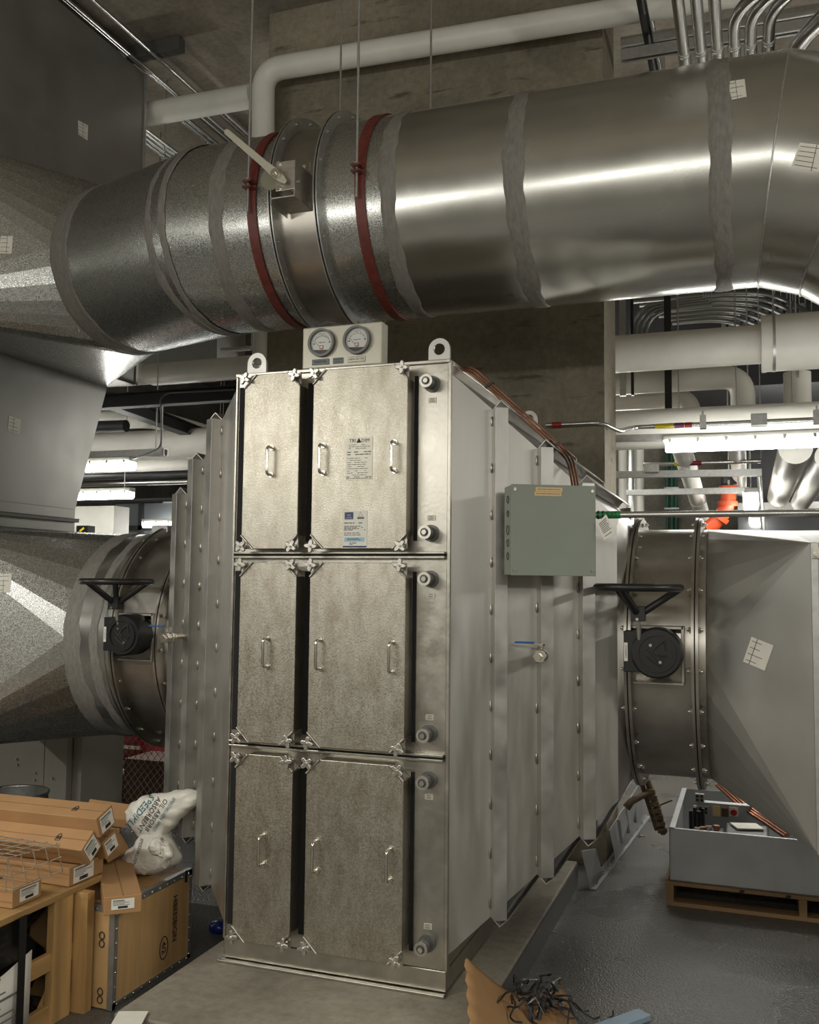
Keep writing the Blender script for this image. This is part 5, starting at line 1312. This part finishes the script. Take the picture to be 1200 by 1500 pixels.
MB().box(-4.6, -2.4, 2.85, 3.8, 0.23, 0.26).build('bench_top', M['brownbox'], bn)
for x in (-4.55, -2.45): MB().box(x-0.03, x+0.03, 2.9, 3.75, 0, 0.23).build('bench_leg', M['dark'], bn)
tag(MB().box(-4.05, -3.55, 2.35, 2.8, 0.0, 0.20).build('brown_box', M['brownbox'], bevel=0.004), 'brown box on the floor behind the cage fence, left of the post', 'box')
tag(MB().box(-3.3, -2.85, 2.45, 2.8, 0.0, 0.40).build('brown_box', M['brownbox'], bevel=0.004), 'brown box on the floor behind the cage fence, right of the post', 'box')
bk_ = thing('black_equipment', (-2.5, 2.5, 0.0), 'black slotted equipment case behind the cage beside the stiffeners', 'equipment')
MB().box(-2.80, -2.2, 2.35, 2.9, 0.0, 0.62).build('case', M['black'], bk_, bevel=0.01)
for k in range(5): MB().box(-2.76, -2.3, 2.335, 2.35, 0.40+0.035*k, 0.412+0.035*k).build('slot_trim', M['dark'], bk_)
wr = thing('white_rack', (-2.9, 3.1, 0.445), 'white ribbed rack on the bench behind the cage', 'rack')
for k in range(14): MB().box(-3.25+0.05*k, -3.22+0.05*k, 3.0, 3.2, 0.262, 0.50).build('rib', M['white'], wr)
bw_ = at(319, 1360, 'z', 0.03)
tag(MB().sphere((bw_.x, bw_.y, 0.034), 0.045, 18, 10, (1.1, 0.8, 0.75)).build('blue_wrapper', M['bluebag']), 'crumpled blue wrapper on the floor left of the housing base', 'wrapper')

# ------------------------------------------------------------------ pallet with the open steel tray at the right
pa = thing('pallet', (1.4, 2.35, 0.0), 'wooden pallet on the floor at the right under the steel tray', 'pallet')
X0, X1, Ya, Yb = 0.672, 2.05, 1.835, 2.98
for k in range(6):
    y = Ya+(Yb-Ya-0.09)*k/5; MB().box(X0, X1, y, y+0.09, 0.108, 0.127).build('deck_board', M['pallet'], pa, bevel=0.002)
for x in (X0, (X0+X1)/2-0.02, X1-0.04): MB().box(x, x+0.04, Ya, Yb, 0.022, 0.108).build('stringer', M['pallet'], pa, bevel=0.002)
for y in (Ya, (Ya+Yb)/2, Yb-0.09): MB().box(X0, X1, y, y+0.09, 0.0, 0.022).build('bottom_board', M['pallet'], pa, bevel=0.002)
MB().box(X0-0.004, X0+0.012, Ya-0.0, Yb, 0.127, 0.14).build('edge_strip', M['pallet'], pa)
for px in (1087, 1155):
    q = at(px, 1308, 'y', Ya); MB().obox((q.x, Ya-0.002, 0.117), V((0.012, 0, 0)), V((0.004, 0, 0.009)), V((0, 0.001, 0))).build('black_mark', M['black'], pa)
ty = thing('steel_tray', (1.4, 2.4, 0.128), 'open grey sheet steel cabinet shell lying on the pallet', 'steel tray')
TX0, TX1, TY0, TY1, TZ0, TZ1 = 0.690, 2.02, 1.850, 2.95, 0.130, 0.405
t = 0.004
MB().box(TX0, TX1, TY0, TY0+t, TZ0, TZ1).build('front_side', M['tray'], ty, bevel=0.0015)
MB().box(TX0, TX0+t, TY0, TY1, TZ0, TZ1).build('end_side', M['tray'], ty)
MB().box(TX1-t, TX1, TY0, TY1, TZ0, TZ1).build('end_side', M['tray'], ty)
MB().box(TX0, TX1, TY1-t, TY1, TZ0, TZ1).build('back_side', M['tray'], ty)
MB().box(TX0, TX1, TY0, TY1, TZ0, TZ0+t).build('tray_floor', M['tray'], ty)
lip = MB().box(TX0, TX0+0.03, TY0, TY1, TZ1, TZ1+0.004).box(TX0, TX1, TY0, TY0+0.018, TZ1, TZ1+0.004); lip.build('turned_lip', M['tray'], ty, bevel=0.001)
pb = MB().box(0.80, 1.22, 2.60, 2.66, 0.134, 0.402); pbo = pb.build('component_panel', M['tray'], ty, bevel=0.002)
PY = 2.598
for px, py in ((1025, 1169), (1023, 1187), (1031, 1187)):
    q = at(px, py, 'y', PY); fp = MB().box(q.x-0.027, q.x+0.027, PY-0.006, PY+0.03, q.z-0.024, q.z+0.024).build('outlet_plate', M['cast'], pbo, bevel=0.001)
    for dx in (-0.013, 0.013):
        for dz in (-0.011, 0.011): MB().cyl((q.x+dx, PY-0.006, q.z+dz), (q.x+dx, PY-0.009, q.z+dz), 0.0075, n=12).build('outlet', M['black'], fp)
q = at(1050, 1188, 'y', PY); MB().box(q.x-0.022, q.x+0.022, PY-0.006, PY, q.z-0.03, q.z+0.03).build('yellow_label', M['tan'], pbo)
q = at(1062, 1190, 'y', PY); MB().box(q.x-0.018, q.x+0.018, PY-0.008, PY, q.z-0.025, q.z+0.025).build('brown_module', M['brownbox'], pbo)
q = at(1075, 1189, 'y', PY); rb = MB().box(q.x-0.026, q.x+0.026, PY-0.008, PY, q.z-0.026, q.z+0.026).build('button_plate', M['paper'], pbo); MB().cyl((q.x, PY-0.008, q.z), (q.x, PY-0.03, q.z), 0.019, n=20).build('red_button', M['redtape'], rb)
tag(MB().box(0.98, 1.20, 1.93, 2.25, 0.136, 0.372).build('black_module', M['black'], bevel=0.006), 'black boxed module inside the open steel tray', 'module')
tag(MB().box(0.78, 0.96, 2.08, 2.42, 0.136, 0.30).build('black_module', M['black'], bevel=0.006), 'low black module beside the outlets inside the tray', 'module')
MBd = MB().obox((1.09, 2.17, 0.380), V((0.07, 0.02, 0)), V((-0.02, 0.06, 0.0)), V((0, 0, 0.004))); tag(MBd.build('loose_sheet', M['paper']), 'loose pale sheet lying on the black module in the tray', 'sheet')
for k, (px, py) in enumerate(((1022, 1210), (1030, 1204), (1038, 1211), (1050, 1208))):
    q = at(px, py, 'y', 1.93+0.03*k); tag(MB().cyl((q.x, q.y, 0.136), (q.x, q.y, 0.40), 0.013, n=12).cyl((q.x, q.y, 0.385), (q.x, q.y, 0.405), 0.019, n=6, smooth=False).build('brass_fitting', M['copper'] if k % 2 else M['polish']), 'small pipe fitting standing at the front of the tray', 'fitting', 'fittings in the tray front corner')
a0 = [at(1050, 1150, 'y', 2.88), at(1085, 1182, 'y', 2.7), at(1120, 1205, 'y', 2.4), at(1150, 1226, 'y', 2.05)]
for k in range(3):
    o = V((0.012*k, 0, 0.010*k)); tag(MB().tube([p+o for p in a0], 0.010, 10).build('copper_pipe', M['copper']), ('copper pipe lying along the right side of the tray, lowest of three', 'copper pipe lying along the right side of the tray, middle of three', 'copper pipe lying along the right side of the tray, topmost of three')[k], 'pipe')
for k in range(4):
    q = at(1012+6*k, 1185-2*k, 'y', 2.35); tag(MB().cyl((q.x, q.y, 0.136), (q.x, q.y, 0.40+0.02*(k % 2)), 0.011, n=12).build('terminal_post', M['dark']), 'dark terminal post in the left part of the tray', 'post', 'terminal posts in the tray')

# ------------------------------------------------------------------ sheet steel support frame and rusty jack under the duct
sf = thing('support_frame', (0.3, 2.6, 0.0), 'galvanised sheet steel support frame on the floor under the right transition', 'support frame')
def plate(pts, nm, e=(0.004, 0, 0)): return MB().prism(pts, e).build(nm, M['tray'], sf, bevel=0.0008)
fa, fb = at(865, 1303, 'z', 0.004), at(947, 1196, 'z', 0.004)
plate([fa, at(883, 1281, 'y', 2.08), at(872, 1243, 'y', 2.0), at(851, 1246, 'y', 1.93)], 'leg_plate')
f1 = at(905, 1255, 'y', 2.45)
plate([at(902, 1258, 'y', 2.42), fb, at(940, 1142, 'y', 3.3), at(892, 1216, 'y', 2.4)], 'web_plate')
d = (fb-fa).normalized()
MB().obox((fa+fb)/2+V((0.012, 0, 0.003)), d*(fb-fa).length/2, V((0.022, 0, 0)), V((0, 0, 0.004))).obox((fa+fb)/2+V((-0.004, 0, 0.018)), d*(fb-fa).length/2, V((0.003, 0, 0)), V((0, 0, 0.02))).build('base_angle', M['tray'], sf)
for k in range(9):
    q = fa.lerp(fb, 0.05+0.1*k)+V((0.014, 0, 0.006)); MB().cyl(q, q+V((0, 0, 0.02)), 0.009, n=6, smooth=False).build('bolt', M['polish'], sf)
for k in range(3):
    q0, q1 = at(908+11*k, 1235-15*k, 'y', 2.5+0.3*k), at(904+11*k, 1200-16*k, 'y', 2.5+0.3*k); MB().tube([q0+V((.01, 0, 0)), q1+V((.01, 0, 0))], 0.010, 6).build('rib', M['tray'], sf)
hj = thing('rusty_jack', at(968, 1220, 'z', 0.0), 'rusty old ratchet jack leaning under the right damper flange', 'jack')
p0, p1 = at(972, 1221, 'y', 2.55), at(948, 1142, 'y', 2.45)
sx_ = V((0.04, 0, 0))
MB().tube([p0, p0.lerp(p1, 0.5)+V((0.01, 0, 0)), p1], [0.020, 0.024, 0.020], 8).build('bar', M['rust'], hj)
MB().tube([p0-sx_+V((0, 0, 0.02)), p1-sx_], 0.015, 8).build('bar', M['rust'], hj)
MB().tube([at(918, 1183, 'y', 2.40), at(925, 1174, 'y', 2.40), at(940, 1166, 'y', 2.42), at(956, 1160, 'y', 2.45)], [0.026, 0.022, 0.019, 0.019], 8).build('hook_arm', M['rust'], hj)
for k in range(7):
    q = p0.lerp(p1, 0.08+0.12*k); MB().obox(q+V((0.004, -0.02, 0)), V((0.028, 0, 0.004)), V((0, 0.022, 0)), V((-0.002, 0, 0.014))).build('ratchet_link', M['rust'], hj, bevel=0.003)
MB().tube([at(965, 1180, 'y', 2.5), at(985, 1172, 'y', 2.5)], 0.006, 6).build('pin', M['rust'], hj)
q = at(935, 1226, 'z', 0.0); tag(MB().cyl(q, q+V((0.015, 0, 0.014)), 0.010, n=6, smooth=False).cyl(q+V((0.01, 0.01, 0.008)), q+V((0.045, 0.01, 0.010)), 0.006, n=8).build('loose_bolt', M['polish']), 'loose steel bolt lying on the floor before the support frame', 'bolt')

# ------------------------------------------------------------------ cardboard sheet and clipped straps in the front
n_ = 14; A_, B_, C_, D_ = at(683, 1404, 'z', 0.33), at(826, 1450, 'z', 0.035), at(850, 1512, 'z', 0.03), at(690, 1512, 'z', 0.22)
vs = []; fs = []
for j in range(n_+1):
    for i in range(n_+1):
        u, v_ = i/n_, j/n_
        p = (A_*(1-u)+B_*u)*(1-v_)+(D_*(1-u)+C_*u)*v_
        sag = -0.10*math.sin(math.pi*min(1, u*1.05))*(1-0.35*v_)*0.75
        w_ = 0.002*math.sin(9*u+4*v_)
        if i == 0: p = p+V((-0.005*((j*7) % 3), 0, 0.006*((j*5) % 3)))
        vs.append(p+V((0, 0, max(sag+w_, 0.020-p.z) if p.x > 0.17 else max(sag+w_, 0.158-p.z))))
for j in range(n_):
    for i in range(n_): a = j*(n_+1)+i; fs.append((a, a+1, a+n_+2, a+n_+1))
cs = MB().add(vs, fs, True).build('cardboard_sheet', M['card']); so = cs.modifiers.new('s', 'SOLIDIFY'); so.thickness = 0.004
tag(cs, 'torn brown cardboard sheet lying over the pad edge in the foreground', 'cardboard')
tc_ = BVHTree.FromPolygons([tuple(p) for p in vs], fs)
R = random.Random(21)
def flat_strip(pts, wd, th, m, name):
    pts = fillet(pts, 0.015, 3); mb = MB(); ls = []
    for i, p in enumerate(pts):
        t = (pts[min(i+1, len(pts)-1)]-pts[max(i-1, 0)]).normalized(); s = t.cross(V((0.2, 0.3, 1))).normalized(); u = s.cross(t)
        ls.append([p+s*wd/2+u*th/2, p-s*wd/2+u*th/2, p-s*wd/2-u*th/2, p+s*wd/2-u*th/2])
    return mb.loft(ls, True, True, True).build(name, m)
seeds = [(775, 1452), (800, 1448), (765, 1470), (790, 1475), (812, 1470), (830, 1478), (775, 1490), (745, 1482), (822, 1492), (800, 1494), (752, 1462), (788, 1460), (808, 1484), (838, 1490), (760, 1496), (795, 1466), (782, 1482), (768, 1460), (815, 1460), (828, 1486), (805, 1476), (790, 1490), (772, 1477), (812, 1494), (785, 1468), (748, 1490), (835, 1498)]
for k, (px, py) in enumerate(seeds):
    d_ = (fw + rt*((px-600)/FPX) - up*((py-750)/FPX)).normalized(); h, _, _, _ = tc_.ray_cast(CAM, d_)
    if h is None: h = at(px, py, 'z', 0.03)
    h = h+V((0, 0, 0.012+0.006*(k % 4)))
    a = R.uniform(0, 6.28); d1 = V((math.cos(a), math.sin(a), 0)); d2 = V((-math.sin(a), math.cos(a), 0)); L = R.uniform(0.05, 0.10)
    pts = [h-d1*L, h-d1*L*0.4+V((0, 0, R.uniform(0.02, 0.06))), h+d2*0.02+V((0, 0, 0.03)), h+d1*L*0.6+V((0, 0, R.uniform(0.0, 0.05))), h+d1*L+d2*0.02, h+d1*L+d2*0.05]
    if k % 3 == 0: o = flat_strip(pts, 0.020, 0.0018, M['dark'] if k % 2 else M['strut'], 'strap_clip')
    else: o = MB().tube(fillet(pts, 0.012, 4), 0.0036, 7).build('strap_clip', M['black'] if k % 3 == 1 else M['dark'])
    tag(o, 'bent black wire clip in the tangled heap on the cardboard' if k % 3 else 'flat bent steel strap in the tangled heap on the cardboard', 'clip', 'wire clips heaped on the cardboard' if k % 3 else 'flat straps heaped on the cardboard')
q0, q1 = at(868, 1506, 'z', 0.012), at(930, 1484, 'z', 0.012); d = (q1-q0).normalized(); s = V((0, 0, 1)).cross(d)
pbd = tag(MB().obox((q0+q1)/2-s*0.03, d*(q1-q0).length*0.6, s*0.035, V((0, 0, 0.012))).build('pale_blue_strip', M['palebl'], bevel=0.003), 'pale blue packing strip on the floor at the bottom edge', 'strip')
q = at(893, 1490, 'z', 0.03); tag(MB().tube(fillet([q, q+d*0.02, q+d*0.02+V((0, 0, 0.022)), q+d*0.05+V((0, 0, 0.024))][:3], 0.004, 3), 0.0025, 6).build('wire_clip', M['black']), 'small black wire clip lying on the pale blue strip', 'clip')
q = at(195, 1490, 'z', 0.145); tag(MB().obox(q+V((0, -0.02, 0.004)), V((0.05, 0.02, 0)), V((-0.02, 0.05, 0)), V((0, 0, 0.002))).build('paper_scrap', M['paper']), 'white paper scrap at the front corner of the pad', 'paper')
